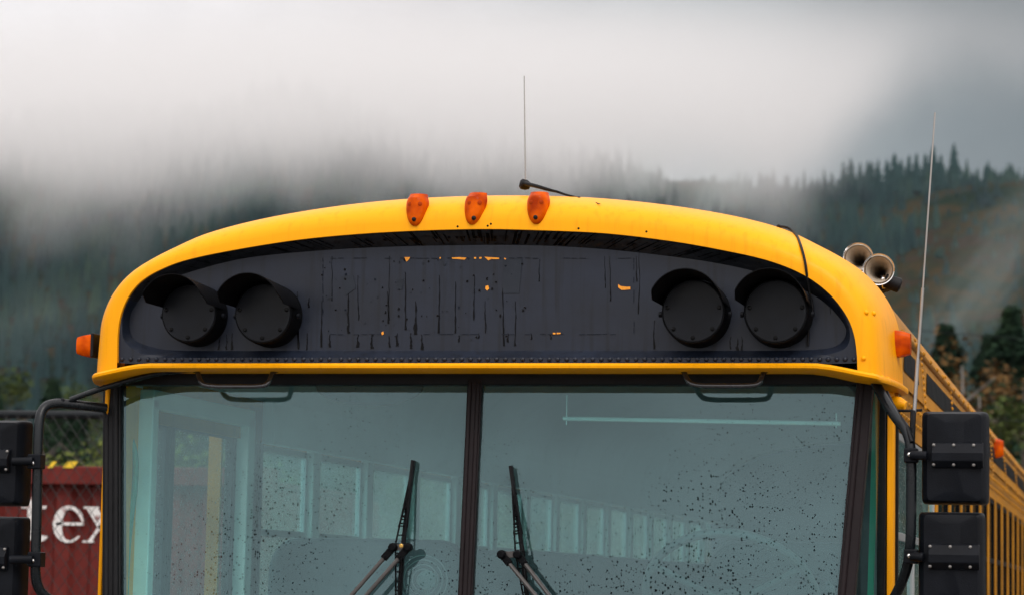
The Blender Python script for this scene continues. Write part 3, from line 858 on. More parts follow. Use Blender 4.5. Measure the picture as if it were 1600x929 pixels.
edge = [rings[k][0] for k in range(NR, -1, -1)]
edge += [Vector((C1[0].x + (C1[-1].x - C1[0].x) * k / 60, 0, 0)) for k in range(1, 60)]
edge += [rings[k][NC - 1] for k in range(NR + 1)]
edge = [Vector((edge[0].x, edge[0].y + .06, 0))] + edge + [Vector((edge[-1].x, edge[-1].y + .06, 0))]
edge = [Vector((p.x, p.y, 0)) for p in edge]
nrm_ = []
for i, p in enumerate(edge):
    t = edge[min(i + 1, len(edge) - 1)] - edge[max(i - 1, 0)]
    nrm_.append(Vector((t.y, -t.x, 0)).normalized())
nrm_ = [sum((nrm_[min(max(i + d, 0), len(nrm_) - 1)] for d in range(-4, 5)), Vector((0, 0, 0))).normalized() for i in range(len(nrm_))]
secs = []
for (o_, dz) in ((-.004, .004), (.012, .003), (.024, .001), (.030, -.005), (.029, -.012), (.022, -.016), (None, -.019)):
    row = []
    for p, n_ in zip(edge, nrm_):
        z = LIPZ - droop(p.x) + dz
        if o_ is None: q = Vector((CX + (p.x - CX) * .965, min(max(p.y, 0) + .16, .56), z + .004))
        else: q = p + n_ * o_ * (1 - .65 * smooth((abs(n_.x) - .5) / .4)); q.z = z
        row.append(q)
    secs.append(row)
LIPSECS = secs 

# recessed sign panel
zc = 2.75; cxp = CX


def radial(polyp, n):
    """resample a closed loop by direction from the centre so that two loops match"""
    P = [((p.x - cxp) / 2.6, p.z - zc) for p in polyp]; m = len(P); out_ = []
    for k in range(n):
        a = 2 * math.pi * k / n; d = (math.cos(a), math.sin(a)); best = None
        for i in range(m):
            p, q = P[i], P[(i + 1) % m]; ex, ez = q[0] - p[0], q[1] - p[1]; den = d[0] * ez - d[1] * ex
            if abs(den) < 1e-12: continue
            t = (p[0] * ez - p[1] * ex) / den; u_ = (p[0] * d[1] - p[1] * d[0]) / den
            if t > 0 and -1e-6 <= u_ <= 1 + 1e-6 and (best is None or t > best): best = t
        out_.append(Vector((cxp + best * d[0] * 2.6, 0, zc + best * d[1])))
    return out_


bott = [Vector((C1[-1].x + (C1[0].x - C1[-1].x) * k / 40, 0, LIPZ + .003)) for k in range(1, 40)]
NP = 720
l1 = radial([Vector((p.x, 0, max(p.z, LIPZ + .003))) for p in C1] + bott, NP)
dl = spline([tuple(at(a, b, .05)) for a, b in dish_px] + [tuple(at(*dish_px[0], .05))], 300)[:-1]
l2 = radial(dl, NP)


def lay(a, b, t, y): return [Vector((p.x + (q.x - p.x) * t, y, p.z + (q.z - p.z) * t)) for p, q in zip(a, b)]


# flange: band between the recess outline and the dish lip; bottom band stays flat for the rivets
def flange(t, yo):
    out_ = []
    for p, q in zip(l1, l2):
        out_.append(Vector((p.x + (q.x - p.x) * t, yo, p.z + (q.z - p.z) * t)))
    return out_


rs = []
for t, yb, yt in ((0, .012, .010), (.25, .012, .016), (.42, .012, .026), (.55, .022, .032), (.75, .036, .040), (.93, .048, .048), (1.0, .0515, .0515)):
    row = []
    for k, (p, q) in enumerate(zip(l1, l2)):
        a = 2 * math.pi * k / NP; up_ = smooth((math.sin(a) + .25) / .5)     # 0 at the bottom flange, 1 at the top reveal
        row.append(Vector((p.x + (q.x - p.x) * t, yb + (yt - yb) * up_, p.z + (q.z - p.z) * t)))
    rs.append(row)
mb = MB(); mb.cur = 0
mb.rings(rs, cap=False)
# top reveal faces take the wet black material
for fi, f in enumerate(mb.f):
    k = f[0] % NP
    a = 2 * math.pi * k / NP
    if math.sin(a) > .06: mb.m[fi] = 1
nl_ = (len(rs) - 1) * NP
for sh in (.02, .06):
    b0 = len(mb.v); mb.v += [tuple(Vector((p.x + (cxp - p.x) * sh * .4, .0515, p.z + (zc - p.z) * sh))) for p in l2]
    for k in range(NP): mb.f.append((nl_ + k, nl_ + (k + 1) % NP, b0 + (k + 1) % NP, b0 + k)); mb.m.append(0)
    nl_ = b0
ct = len(mb.v); mb.v.append((cxp, .0515, zc)); nlast = nl_
for k in range(NP): mb.f.append((nlast + k, nlast + (k + 1) % NP, ct)); mb.m.append(0)
# rivets along the bottom flange
px = 190
while px < 1335:
    dy = 0
    if 520 < px < 530: px += 5
    p = at(px, 560.5, .008); mb.dome((p.x, .012, p.z), (0, -1, 0), .0075, .006, 8)
    px += 13.6 + rnd.uniform(-.5, .5)
PY = .0505
rr_ = random.Random(3)


def mark(P, m, pr=0):
    mb.cur = m; mb.prism([(at(a, b, PY).x, PY - pr, at(a, b, PY).z) for a, b in P], (0, -.0008, 0)); mb.cur = 0


def drip(px, y0, y1, w=2.0, m=2):
    """a run of black sealant: wobbling strip in photo pixels"""
    n = 11; Lf, Rt = [], []; px += rr_.uniform(-1, 1); dx = 0
    for k in range(n + 1):
        t = k / n; y = y0 + (y1 - y0) * t; dx += rr_.uniform(-.7, .7); c = px + dx; ww = w * (.25 + .75 * t ** 1.5) * rr_.uniform(.45, 1.6)
        Lf.append((c - ww / 2, y)); Rt.append((c + ww / 2, y))
    for k in range(n):
        mark([Lf[k], Lf[k + 1], Rt[k + 1], Rt[k]], m, .0001 * (k % 2))


for (px, a, b, w_) in [(545, 440, 520, 3), (606, 455, 505, 2.2), (632, 425, 515, 2.6), (650, 470, 522, 5), (686, 430, 520, 2.6), (712, 440, 520, 2.6), (742, 430, 500, 2), (758, 470, 520, 2),
                       (786, 450, 540, 3), (806, 470, 540, 2.6), (504, 470, 542, 3), (515, 522, 542, 3), (561, 522, 542, 4), (581, 522, 544, 5), (608, 524, 542, 3), (622, 520, 540, 4), (641, 520, 544, 5),
                       (659, 522, 546, 4), (718, 522, 534, 3), (747, 520, 528, 3), (795, 520, 534, 3), (483, 465, 480, 2.5), (466, 488, 500, 2), (480, 520, 546, 3), (345, 525, 546, 3), (354, 522, 546, 3),
                       (362, 520, 546, 3), (465, 455, 545, 3), (1024, 500, 545, 3.2), (1143, 525, 545, 2.5), (1153, 528, 547, 4), (1158, 525, 547, 3), (954, 400, 470, 1.6), (1000, 385, 490, 1.8), (995, 400, 440, 1.5),
                       (945, 400, 450, 1.4), (1296, 420, 490, 1.6), (1065, 520, 535, 2), (610, 400, 500, 1.2), (560, 430, 500, 1.3), (520, 400, 470, 1.2), (842, 405, 440, 1.3), (830, 520, 530, 3), (860, 521, 530, 2.4)]:
    drip(px, a, b, w_)
# wet runs down the sloping reveal beneath the ring
mb.cur = 2
for _ in range(120):
    k = rr_.randrange(int(NP * .03), int(NP * .47)); a0 = rr_.randrange(0, 3); b0 = rr_.randrange(4, 7); wd_ = rr_.uniform(.0012, .0045)
    if 2 * math.pi * k / NP > math.pi - .25: continue
    L_, R_ = [], []
    for q in range(a0, b0):
        p = rs[q][k] + Vector((0, -.0012, -.0006)); L_.append(p - Vector((wd_, 0, 0))); R_.append(p + Vector((wd_, 0, 0)))
    for q in range(len(L_) - 1): mb.add([L_[q], R_[q], R_[q + 1], L_[q + 1]], [(0, 1, 2, 3)])
mb.cur = 0
# outline of the removed sign
for (x0_, y0_, x1_, y1_) in ((504, 403, 990, 403.8), (504, 521.3, 990, 522), (504, 403, 504.8, 522), (990, 403, 990.8, 522)):
    hz_ = (x1_ - x0_) > (y1_ - y0_); nn_ = 40 if hz_ else 12
    for k in range(nn_):
        if rr_.random() < .38: continue
        a0, a1 = k / nn_, (k + rr_.uniform(.6, 1)) / nn_; jj = rr_.uniform(-.4, .4)
        if hz_: P = [(x0_ + (x1_ - x0_) * a0, y0_ + jj), (x0_ + (x1_ - x0_) * a1, y0_ + jj), (x0_ + (x1_ - x0_) * a1, y1_ + jj), (x0_ + (x1_ - x0_) * a0, y1_ + jj)]
        else: P = [(x0_ + jj, y0_ + (y1_ - y0_) * a0), (x1_ + jj, y0_ + (y1_ - y0_) * a0), (x1_ + jj, y0_ + (y1_ - y0_) * a1), (x0_ + jj, y0_ + (y1_ - y0_) * a1)]
        mark(P, 5, .0003)
# small blisters and flakes of the lifting film
for k in range(90):
    bx, by = rr_.uniform(500, 830), rr_.uniform(405, 535); q = rr_.uniform(.6, 2.2)
    mark([(bx + q * math.cos(a) * rr_.uniform(.5, 1.3), by + q * math.sin(a) * rr_.uniform(.5, 1.6)) for a in (0, 1.1, 2.3, 3.4, 4.6, 5.5)], rr_.choice((2, 2, 4, 5)), .0005)
for P in ([(786, 404.5), (816, 404.5), (811, 458), (786, 458)], [(533, 432), (552, 430), (556, 450), (540, 462)], [(620, 436), (630, 436), (629, 452), (620, 452)]):
    mark(P, 4, .0004)
for P in ([(632, 402), (641, 402), (638, 407), (635, 409)], [(706, 402.6), (718, 402), (729, 403), (726, 406), (716, 405), (707, 404.6)], [(687, 402), (689, 402), (689, 404.5), (687, 404.5)],
          [(757, 401.5), (780, 403), (780, 405), (768, 405), (763, 407)], [(741, 402), (744, 402), (744, 404.6), (741, 404.6)], [(749, 402), (753, 402), (752, 404.6), (749, 404.6)], [(788, 403), (791, 404), (790, 406), (788, 405)],
          [(759, 447), (763, 446), (764.5, 451), (761, 454), (758.5, 451)], [(596, 519), (599, 517), (600, 521), (597, 523)], [(864, 519), (868, 519.5), (868, 521.5), (864, 521.5)], [(870, 519), (876, 519), (876, 521), (870, 521.5)],
          [(966, 444), (970, 447), (978, 448), (985, 448), (985, 452), (976, 453), (971, 453), (966, 449)]):
    mark(P, 3, .0006)
panel = mb.build('sign_panel', [M['panel'], M['reveal'], M['drip'], M['chip'], M['scuff'], M['seam']], bus, smooth=45)
panel['label'] = 'blacked-out sign panel with drips and orange paint chips'

# lip with the rivets above it
mb = MB(); mb.rings(LIPSECS, cap=False, cyc=False)
CW2 = ROT.transposed()


def proj(p):
    c = CW2 @ (p - CAM); return 800 - FPX * c.x / c.z, 464.5 + FPX * c.y / c.z


for (px, py) in ((1350, 568), (1366, 576), (1378, 582), (1388, 588), (212, 573), (222, 570), (1352, 490), (1362, 492)):
    bq = min(((proj(p)[0] - px) ** 2 + (proj(p)[1] - py) ** 2, k * 1000 + i) for k in range(NR) for i, p in enumerate(rings[k]))[1]
    p = rings[bq // 1000][bq % 1000]; mb.dome(p, (p.x * .4, -1, .0), .0075, .007, 8)
mb.build('rain_lip', M['yellow'], bus, smooth=35)

# ---------------------------------------------------------------- body shell
SX0, SX1 = -1.20, 1.16
ROOFB = [(a * .992, b - .008) for a, b in half if b > 2.5]
rc_ = spline([(CX - a, 0, b) for a, b in ROOFB] + [(CX + a, 0, b) for a, b in reversed(ROOFB[:-1])], 121)
ri_ = spline([(CX - (a - .05), 0, b - .05) for a, b in ROOFB] + [(CX + (a - .05), 0, b - .05) for a, b in reversed(ROOFB[:-1])], 121)
mb = MB(); mb.rings([[p + Vector((0, y, 0)) for p in rc_] for y in (YD - .04, 1.3, 2.5, 4, 6, 8, 10, LEN)], cap=False, cyc=False)
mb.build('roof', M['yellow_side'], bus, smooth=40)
mb = MB(); mb.rings([[p + Vector((0, y, 0)) for p in ri_] for y in (.30, 2, 4, 8, LEN - .05)], cap=False, cyc=False)
# ceiling seams
for y in [1.0 + .72 * k for k in range(15)]:
    mb.rings([[p + Vector((0, y, 0)) + (Vector((CX, 0, 2.3)) - p) * .004 for p in ri_], [p + Vector((0, y + .03, 0)) + (Vector((CX, 0, 2.3)) - p) * .008 for p in ri_], [p + Vector((0, y + .06, 0)) + (Vector((CX, 0, 2.3)) - p) * .004 for p in ri_]], cap=False, cyc=False)
mb.build('ceiling', M['int_ceiling'], bus, smooth=40)
# front interior bulkhead above the windshield, inside the cap
mb = MB(); mb.add([(CX - 1.12, .20, 2.545), (CX + 1.12, .20, 2.545), (CX + 1.12, .32, 2.60), (CX + 1.0, .34, 2.80), (CX, .36, 2.98), (CX - 1.0, .34, 2.80), (CX - 1.12, .32, 2.60)], [(0, 1, 2, 3, 4, 5, 6)])
mb.build('inner_bulkhead', M['int_dark'], bus)

# roof bows, rails, dark side bands
for sg in (1, -1):
    side = 1 if sg > 0 else -1

    def rp(h, o_=0.0):   # point on the roof side at height h
        P = ROOFB
        for (a0, b0), (a1, b1) in zip(P, P[1:]):
            if b0 <= h <= b1:
                t = (h - b0) / (b1 - b0); return CX + sg * (a0 + (a1 - a0) * t + o_), h
        return CX + sg * (P[0][0] + o_), h
    for (y0, y1, h0, h1) in ((.45, 1.02, 2.60, 2.675), (1.34, 4.9, 2.60, 2.675), (5.05, LEN - .1, 2.60, 2.675)):
        hs = [h0 + (h1 - h0) * k / 6 for k in range(7)]
        mb = MB()
        rows = []
        for y in (y0, y1):
            rows.append([Vector((rp(h, .003)[0], y + (h - h0) * (1.2 if y == y0 else 0), h)) for h in hs])
        mb.rings(rows, cap=False, cyc=False); mb.build('dark_side_band', M['black_matt'], bus, smooth=60)
    a, h = rp(2.715, .004); mb = MB(); mb.tube([(a, y, h) for y in (.5, 4, 8, LEN)], .011, 8)
    y = .6
    while y < LEN: mb.dome((a + sg * .008, y, h + .002), (sg, 0, .3), .010, .009, 6); y += .3
    y = .5
    while y < LEN - .1:
        for h in (2.475, 2.515, 2.555): mb.dome((CX + sg * 1.198 if h > 2.5 else CX + sg * 1.19, y, h), (sg, 0, 0), .007, .006, 6)
        y += .09
    y = 1.18
    while y < LEN:
        mb2 = [Vector((rp(2.5 + .02 * k, .004)[0], y, 2.5 + .02 * k)) for k in range(14)]
        for q in mb2: mb.dome(q, (sg, 0, .2), .008, .007, 6)
        y += .72 * 2
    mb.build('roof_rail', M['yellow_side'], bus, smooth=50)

# side walls: header, sill, pillars, windows
WY = [1.40 + .71 * k for k in range(15)]   # pillar centres
WZ0, WZ1 = 1.86, 2.425
for sg, X in ((-1, SX0), (1, SX1)):
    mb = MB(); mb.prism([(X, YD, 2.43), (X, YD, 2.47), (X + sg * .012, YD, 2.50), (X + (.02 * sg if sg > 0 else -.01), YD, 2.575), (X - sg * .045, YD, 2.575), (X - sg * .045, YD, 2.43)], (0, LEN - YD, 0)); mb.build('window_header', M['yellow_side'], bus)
    ys_ = YD if sg > 0 else 1.42
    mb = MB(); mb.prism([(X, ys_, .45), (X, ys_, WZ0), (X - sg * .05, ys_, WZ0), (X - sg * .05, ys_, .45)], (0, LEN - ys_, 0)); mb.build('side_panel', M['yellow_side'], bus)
    for k, y in enumerate(WY):
        if sg > 0 and k == 0: continue
        mb = MB(); mb.box((X - sg * .012, y, (WZ0 + WZ1) / 2), (.035, .075 if sg < 0 else .07, WZ1 - WZ0 + .02)); mb.cur = 1
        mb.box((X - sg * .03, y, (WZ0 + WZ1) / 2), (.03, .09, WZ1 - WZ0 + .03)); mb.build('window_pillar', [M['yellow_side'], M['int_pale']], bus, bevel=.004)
    def window(y0, y1, z1=WZ1, z0=WZ0, fm=M['alu']):
        f = MB(); t = .022; xx = X - sg * .012
        f.box((xx, (y0 + y1) / 2, z1 - t / 2), (.022, y1 - y0, t)); f.box((xx, (y0 + y1) / 2, z0 + t / 2), (.022, y1 - y0, t))
        for yy in (y0 + t / 2, y1 - t / 2): f.box((xx, yy, (z0 + z1) / 2), (.0205, t, z1 - z0 - 2 * t + .002))
        f.box((xx - sg * .002, (y0 + y1) / 2, 2.115), (.026, y1 - y0 - 2 * t, .024))
        fo = f.build('side_window', fm, bus, bevel=.002)
        g = MB(); g.box((xx, (y0 + y1) / 2, (z0 + z1) / 2), (.004, y1 - y0 - 2 * t, z1 - z0 - 2 * t)); g.build('pane', M['sideglass'] if sg < 0 or y0 < 1.2 else M['farglass'], fo)
    for k in range(len(WY) - 1):
        if sg > 0 and k == 0: continue
        window(WY[k] + .045, WY[k + 1] - .045, fm=M['alu'] if sg < 0 else M['black_matt'])
    if sg > 0:    # driver's window
        window(.42, 1.12); window(1.16, 2.06)
    else:
        mb = MB(); mb.box((X - sg * .02, 1.40, 2.1), (.05, .16, .9)); mb.build('door_pillar', M['int_dark'], bus)
# dark inner top moulding over windows
for sg, X in ((-1, SX0), (1, SX1)):
    mb = MB(); mb.box((X - sg * .07, LEN / 2 + .7, 2.50), (.04, LEN - 1.5, .15)); mb.build('inner_moulding', M['int_ceiling'], bus)

# rear wall with windows, floor, inner lower walls
mb = MB(); P_ = [Vector((p.x, LEN - .03, p.z)) for p in rc_[2:-2]]; mb.prism([Vector((SX0 + .02, LEN - .03, .5))] + P_ + [Vector((SX1 - .02, LEN - .03, .5))], (0, .04, 0)); mb.build('rear_wall', M['int_dark'], bus)
mb = MB(); mb.box((CX, LEN / 2 + .1, .95), (2.3, LEN - .3, .06)); mb.build('floor', M['floor_grey'], bus)
# nose below the windshield
mb = MB()
nose = [[Vector((*plan(-1 + 2 * i / 60, .03, .22), z)) for i in range(61)] for z in (.45, .9, 1.3)]
for r_ in nose:
    for p in r_: p.y = max(p.y - .02, p.y - .02)
mb.rings(nose, cap=False, cyc=False); mb.box((CX, .12, 1.32), (2.3, .22, .04)); mb.build('nose_panel', M['yellow'], bus, smooth=40)
mb = MB(); mb.box((CX, -.09, .55), (2.4, .12, .26)); mb.build('front_bumper', M['black_plastic'], bus, bevel=.02)
for sg in (-1, 1):
    mb = MB(); mb.lathe((CX + sg * .85, -.055, 1.0), (0, -1, 0), [(0, .10), (.02, .10), (.03, .05), (.035, .02)], 28); mb.build('headlight', M['chrome'], bus, smooth=40)

# ---------------------------------------------------------------- windshield
YT, YB, ZT = .155, .085, 2.535


def wy(z): return YT - (ZT - z) * (YT - YB) / .62


def wpt(px, py, off=0.0):
    """point on the raked windshield plane under a photo pixel"""
    y = .12
    for _ in range(4): p = at(px, py, y); y = wy(p.z)
    return Vector((p.x, y - off, p.z))


zb = 1.34


def ext(pa, pb, zt=zb):
    """continue the line pa->pb down to the dash"""
    a = wpt(*pa); b = wpt(*pb); t = (zt - a.z) / (b.z - a.z); q = a + (b - a) * t; return Vector((q.x, wy(zt), zt))


TL, TR = wpt(190, 600), wpt(734, 597); BL, BR = ext((190, 605), (190, 929)), ext((734, 597), (719, 929))
UL, UR = wpt(753, 597), wpt(1342, 600); DL, DR = ext((753, 597), (738, 929)), ext((1342, 605), (1312, 929))


def pane(name, Q, m, parent=bus, th=.006, round_=0.0):
    mb = MB(); P = list(Q)
    mb.prism(P, (0, th, 0)); return mb.build(name, m, parent)


def rnd_quad(tl, tr, br, bl, r=.06, left=False, right=False):
    """rounded upper corners"""
    out_ = []
    def corner(c, a, b):
        da = (a - c).normalized(); db = (b - c).normalized(); P = []
        for k in range(7):
            t = k / 6; P.append((c + da * r).lerp(c, t).lerp(c.lerp(c + db * r, t), t))
        return P
    out_ += corner(tl, bl, tr) if left else [tl]
    out_ += corner(tr, tl, br) if right else [tr]
    return out_ + [br, bl]


pl = pane('windshield_pane', rnd_quad(TL, TR, BR, BL, .05, left=True), M['windshield']); pl['label'] = 'left windshield pane, the entry door showing behind it'
pr = pane('windshield_pane', rnd_quad(UL, UR, DR, DL, .07, right=True), M['windshield']); pr['label'] = 'right windshield pane, thick with rain drops'
# rubber surround
mb = MB()


def gasket(path, wd, th, push=.006):
    for a, b in zip(path, path[1:]):
        mb.bar(a + Vector((0, -push, 0)), b + Vector((0, -push, 0)), th, wd, (0, -.1, 1) if abs((b - a).z) < abs((b - a).x) else (1, 0, 0))


mb.prism([TL + Vector((-.065, -.012, .0)), TL + Vector((-.065, -.012, .055)), UR + Vector((.05, -.012, .055)), UR + Vector((.05, -.012, -.0)), UR + Vector((.0, -.012, -.002)), TL + Vector((0, -.012, -.002))], (0, .06, 0))
mb.build('windshield_header', M['rubber'], bus, bevel=.004)
mb = MB(); mb.prism([TL + Vector((-.055, -.016, .04)), TL + Vector((.003, -.016, .0)), BL + Vector((.003, -.016, 0)), BL + Vector((-.055, -.016, 0))], (0, .05, 0))
a = TL + Vector((-.012, -.016, .0)); b = BL + Vector((-.012, -.016, 0)); mb.tube([a, b], .011, 8)
a = TL + Vector((-.045, -.012, .02)); b = BL + Vector((-.045, -.012, 0)); mb.tube([a, b], .012, 8)
mb.build('corner_pillar', M['rubber'], bus, bevel=.004)
mb = MB(); mb.prism([UR + Vector((-.003, -.016, .04)), UR + Vector((.045, -.012, .04)), DR + Vector((.045, -.012, 0)), DR + Vector((-.003, -.016, 0))], (0, .05, 0))
a = UR + Vector((.010, -.016, 0)); b = DR + Vector((.010, -.016, 0)); mb.tube([a, b], .010, 8)
mb.build('corner_pillar', M['mull'], bus, bevel=.004)
mb = MB(); mb.prism([TR + Vector((-.004, -.014, .01)), UL + Vector((.004, -.014, .01)), DL + Vector((.004, -.014, 0)), BR + Vector((-.004, -.014, 0))], (0, .045, 0))
a = (TR + UL) / 2; b = (BR + DL) / 2
for dx in (-.014, .012): mb.tube([a + Vector((dx, -.014, 0)), b + Vector((dx, -.014, 0))], .008, 8)
mb.build('windshield_mullion', M['mull'], bus, bevel=.003)
mb = MB(); mb.prism([BL + Vector((-.06, -.012, -.05)), DR + Vector((.05, -.012, -.05)), DR + Vector((.05, -.012, .01)), BL + Vector((-.06, -.012, .01))], (0, .06, 0)); mb.build('windshield_sill', M['rubber'], bus)

# painted corner posts and quarter glass
lp = [at(165, 620, .13), at(160, 929, .13)]
mb = MB(); mb.box((SX0 + .006, .145, 1.95), (.012, .05, 1.25)); mb.box((SX0 + .015, .26, 1.95), (.025, .20, 1.25)); mb.build('corner_post', M['yellow'], bus, bevel=.004)
ct_, cb_ = UR + Vector((.045, .01, 0)), DR + Vector((.045, .01, 0))
pT = at(1381, 625, .33); pB = at(1374, 929, .33)
mb = MB(); mb.add([ct_, (pT.x, .33, 2.535), (pB.x, .33, zb), cb_], [(0, 1, 2, 3)]); mb.build('quarter_glass', M['darkglass'], bus)
mb = MB(); mb.prism([(SX1 - .014, .325, .9), (SX1 + .004, .340, .9), (SX1 + .004, .40, .9), (SX1 - .014, .385, .9)], (0, 0, 1.66)); mb.build('corner_post', M['yellow'], bus, bevel=.006)
mb = MB(); mb.box((SX1 - .029, .335, 1.95), (.024, .05, 1.25)); mb.box((SX1 + .002, .413, 1.95), (.02, .02, 1.2)); mb.build('post_seal', M['rubber'], bus, bevel=.003)
# teal edge strip seen through the quarter glass
g0 = at(1369, 625, .40); g1 = at(1361, 929, .40)
mb = MB(); mb.prism([(g0.x - .008, .40, g0.z + .05), (g0.x + .010, .40, g0.z + .05), (g1.x + .010 - .01, .40, g1.z - .3), (g1.x - .018, .40, g1.z - .3)], (0, .012, 0)); mb.build('quarter_frame', M['green'], bus)
# matching quarter glass on the door side
mb = MB(); mb.add([(SX0 + .01, .17, 2.535), (SX0 + .01, .33, 2.535), (SX0 + .01, .33, zb), (SX0 + .01, .17, zb)], [(0, 1, 2, 3)]); mb.build('quarter_glass', M['darkglass'], bus)
# dark panel added behind the quarter glass to keep the interior dark
mb = MB(); mb.box((SX1 - .11, .95, 2.0), (.03, .5, 1.3)); mb.build('interior_dark_panel', M['int_dark'], bus)

# ---------------------------------------------------------------- entry door on the left
D0, D1 = .34, 1.30; X = SX0 + .02
door = MB()
door.box((X + .03, (D0 + D1) / 2, 2.50), (.05, D1 - D0, .06)); door.box((X + .03, D1 - .03, 1.75), (.05, .07, 1.5)); door.box((X + .03, D0 + .02, 1.75), (.05, .05, 1.5))
dr = door.build('entry_door', M['int_pale'], bus, bevel=.005); dr['label'] = 'pale-framed entry door with rainy glass'
for (a, b) in ((D0 + .05, .595), (.60, D1 - .07)):
    f = MB(); t = .040
    f.box((X, (a + b) / 2, 2.45), (.03, b - a, .05)); f.box((X, (a + b) / 2, 1.05), (.03, b - a, .1))
    for yy in (a + t / 2, b - t / 2): f.box((X, yy, 1.75), (.03, t, 1.38))
    fo = f.build('door_leaf', M['int_dark'], dr, bevel=.004)
    g = MB(); g.box((X, (a + b) / 2, 1.76), (.005, b - a - 2 * t, 1.34)); g.build('door_glass', M['doorglass'], dr)
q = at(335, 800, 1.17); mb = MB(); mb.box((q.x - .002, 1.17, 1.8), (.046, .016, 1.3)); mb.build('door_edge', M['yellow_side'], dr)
mb = MB(); mb.box((X - .02, .41, 1.8), (.006, .012, 1.3)); mb.build('door_seal', M['hazard'], dr)

# ---------------------------------------------------------------- interior
def seat(px, py, y, wd, loc=None):
    t = at(px, py, y)
    s_ = MB(); x0 = t.x; x1 = x0 + wd; top = t.z; r = .13
    out_ = [(x0, .98)]; out_ += [(x0 + r * .8 - r * .8 * math.cos(R(a)), top - r + r * math.sin(R(a))) for a in range(0, 91, 15)]
    out_ += [(x1 - r * .8 + r * .8 * math.sin(R(a)), top - r + r * math.cos(R(a))) for a in range(0, 91, 15)]; out_.append((x1, .98))
    s_.prism([(a, y, b) for a, b in out_], (0, .09, 0))
    so_ = s_.build('passenger_seat', M['seat'], bus, bevel=.025, seg=3)
    return so_


sA = seat(418, 838, 1.62, .74)
s2 = None
for k in range(12):
    for x0 in (-1.13, .30):
        if k == 0 and x0 < 0: continue
        if s2 is None:
            t = MB(); r = .13; wd = .80; top = 2.185
            o_ = [(0, 1.0)] + [(r - r * math.cos(R(a)), top - r + r * math.sin(R(a))) for a in range(0, 91, 15)] + [(wd - r + r * math.sin(R(a)), top - r + r * math.cos(R(a))) for a in range(0, 91, 15)] + [(wd, 1.0)]
            t.prism([(a, 0, b) for a, b in o_], (0, .09, 0)); t.box((wd / 2, -.25, 1.42), (wd - .04, .45, .12))
            s2 = t.build('passenger_seat', M['seat'], bus, bevel=.025, seg=3, loc=(x0, 2.3 + k * .78, -.06 if x0 > 0 else 0)); continue
        dup(s2, (x0, 2.3 + k * .78, -.10 if k > 0 else -.05), bus)
# dashboard
mb = MB(); mb.box((CX, .36, 1.36), (2.2, .38, .20)); mb.build('dashboard', M['int_dark'], bus, bevel=.03)
# driver's seat
mb = MB(); mb.box((.64, 1.32, 1.68), (.50, .12, .62)); mb.box((.64, 1.05, 1.40), (.5, .5, .12)); mb.build('driver_seat', M['seat'], bus, bevel=.05, seg=3)
# steering wheel, facing the driver
wc = at(1143, 935, .72); mb = MB(); nrm = Vector((0, .75, .66)).normalized(); uu = Vector((1, 0, 0)); vv = nrm.cross(uu); rw = .265
rs = []
for k in range(48):
    a = 2 * math.pi * k / 48; d = uu * math.cos(a) + vv * math.sin(a)
    rs.append([wc + d * (rw + .014 * math.cos(b)) + nrm * .014 * math.sin(b) for b in (2 * math.pi * j / 8 for j in range(8))])
mb.rings(rs, close=True)
for a in (R(90), R(210), R(330)):
    mb.tube([wc - nrm * .03, wc + (uu * math.cos(a) + vv * math.sin(a)) * rw], .011, 6)
mb.lathe(wc - nrm * .05, nrm, [(0, .05), (.04, .05), (.05, .03)], 16)
mb.tube([wc - nrm * .04, wc - nrm * .5], .025, 8)
mb.build('steering_wheel', M['wheel'], bus, smooth=60)
# sun visor rod across the driver's side
a = at(880, 653, .34); b = at(1313, 661, .34)
mb = MB(); mb.tube([a, b], .0065, 8); mb.tube([a + Vector((.01, 0, -.02)), a + Vector((.01, 0, .07))], .0018, 6); mb.tube([b - Vector((.012, 0, .012)), b - Vector((.012, 0, -.03))], .0018, 6)
mb.build('visor_rod', M['int_pale'], bus, smooth=60)
# defroster fan on the dash
fc = at(660, 905, .34); mb = MB()
for r in (.018, .032, .046, .060, .074):
    rs = [[fc + Vector((math.cos(a) * (r + .0018 * math.cos(b)), .0018 * math.sin(b) + r * r * 2, math.sin(a) * (r + .0018 * math.cos(b)))) for b in (0, 2.1, 4.2)] for a in (2 * math.pi * k / 32 for k in range(32))]
    mb.rings(rs, close=True)
mb.lathe(fc + Vector((0, .05, 0)), (0, 1, 0), [(0, .03), (.07, .025)], 16); mb.tube([fc + Vector((0, .06, 0)), fc + Vector((0, .06, -.42))], .009, 6)
mb.build('defroster_fan', M['wheel'], bus, smooth=60)
# overhead inner mirror: dark rounded shape near the top of the left pane
mi = at(575, 618, .32); mb = MB(); mb.lathe(mi + Vector((0, .03, .03)), (0, -1, 0), [(0, .03), (.01, .17), (.02, .17), (.025, .15)], 28)
for k, v in enumerate(mb.v): mb.v[k] = (v[0], v[1], mi.z + .03 + (v[2] - mi.z - .03) * .35)
mb.build('interior_mirror', M['int_dark'], bus, smooth=50)


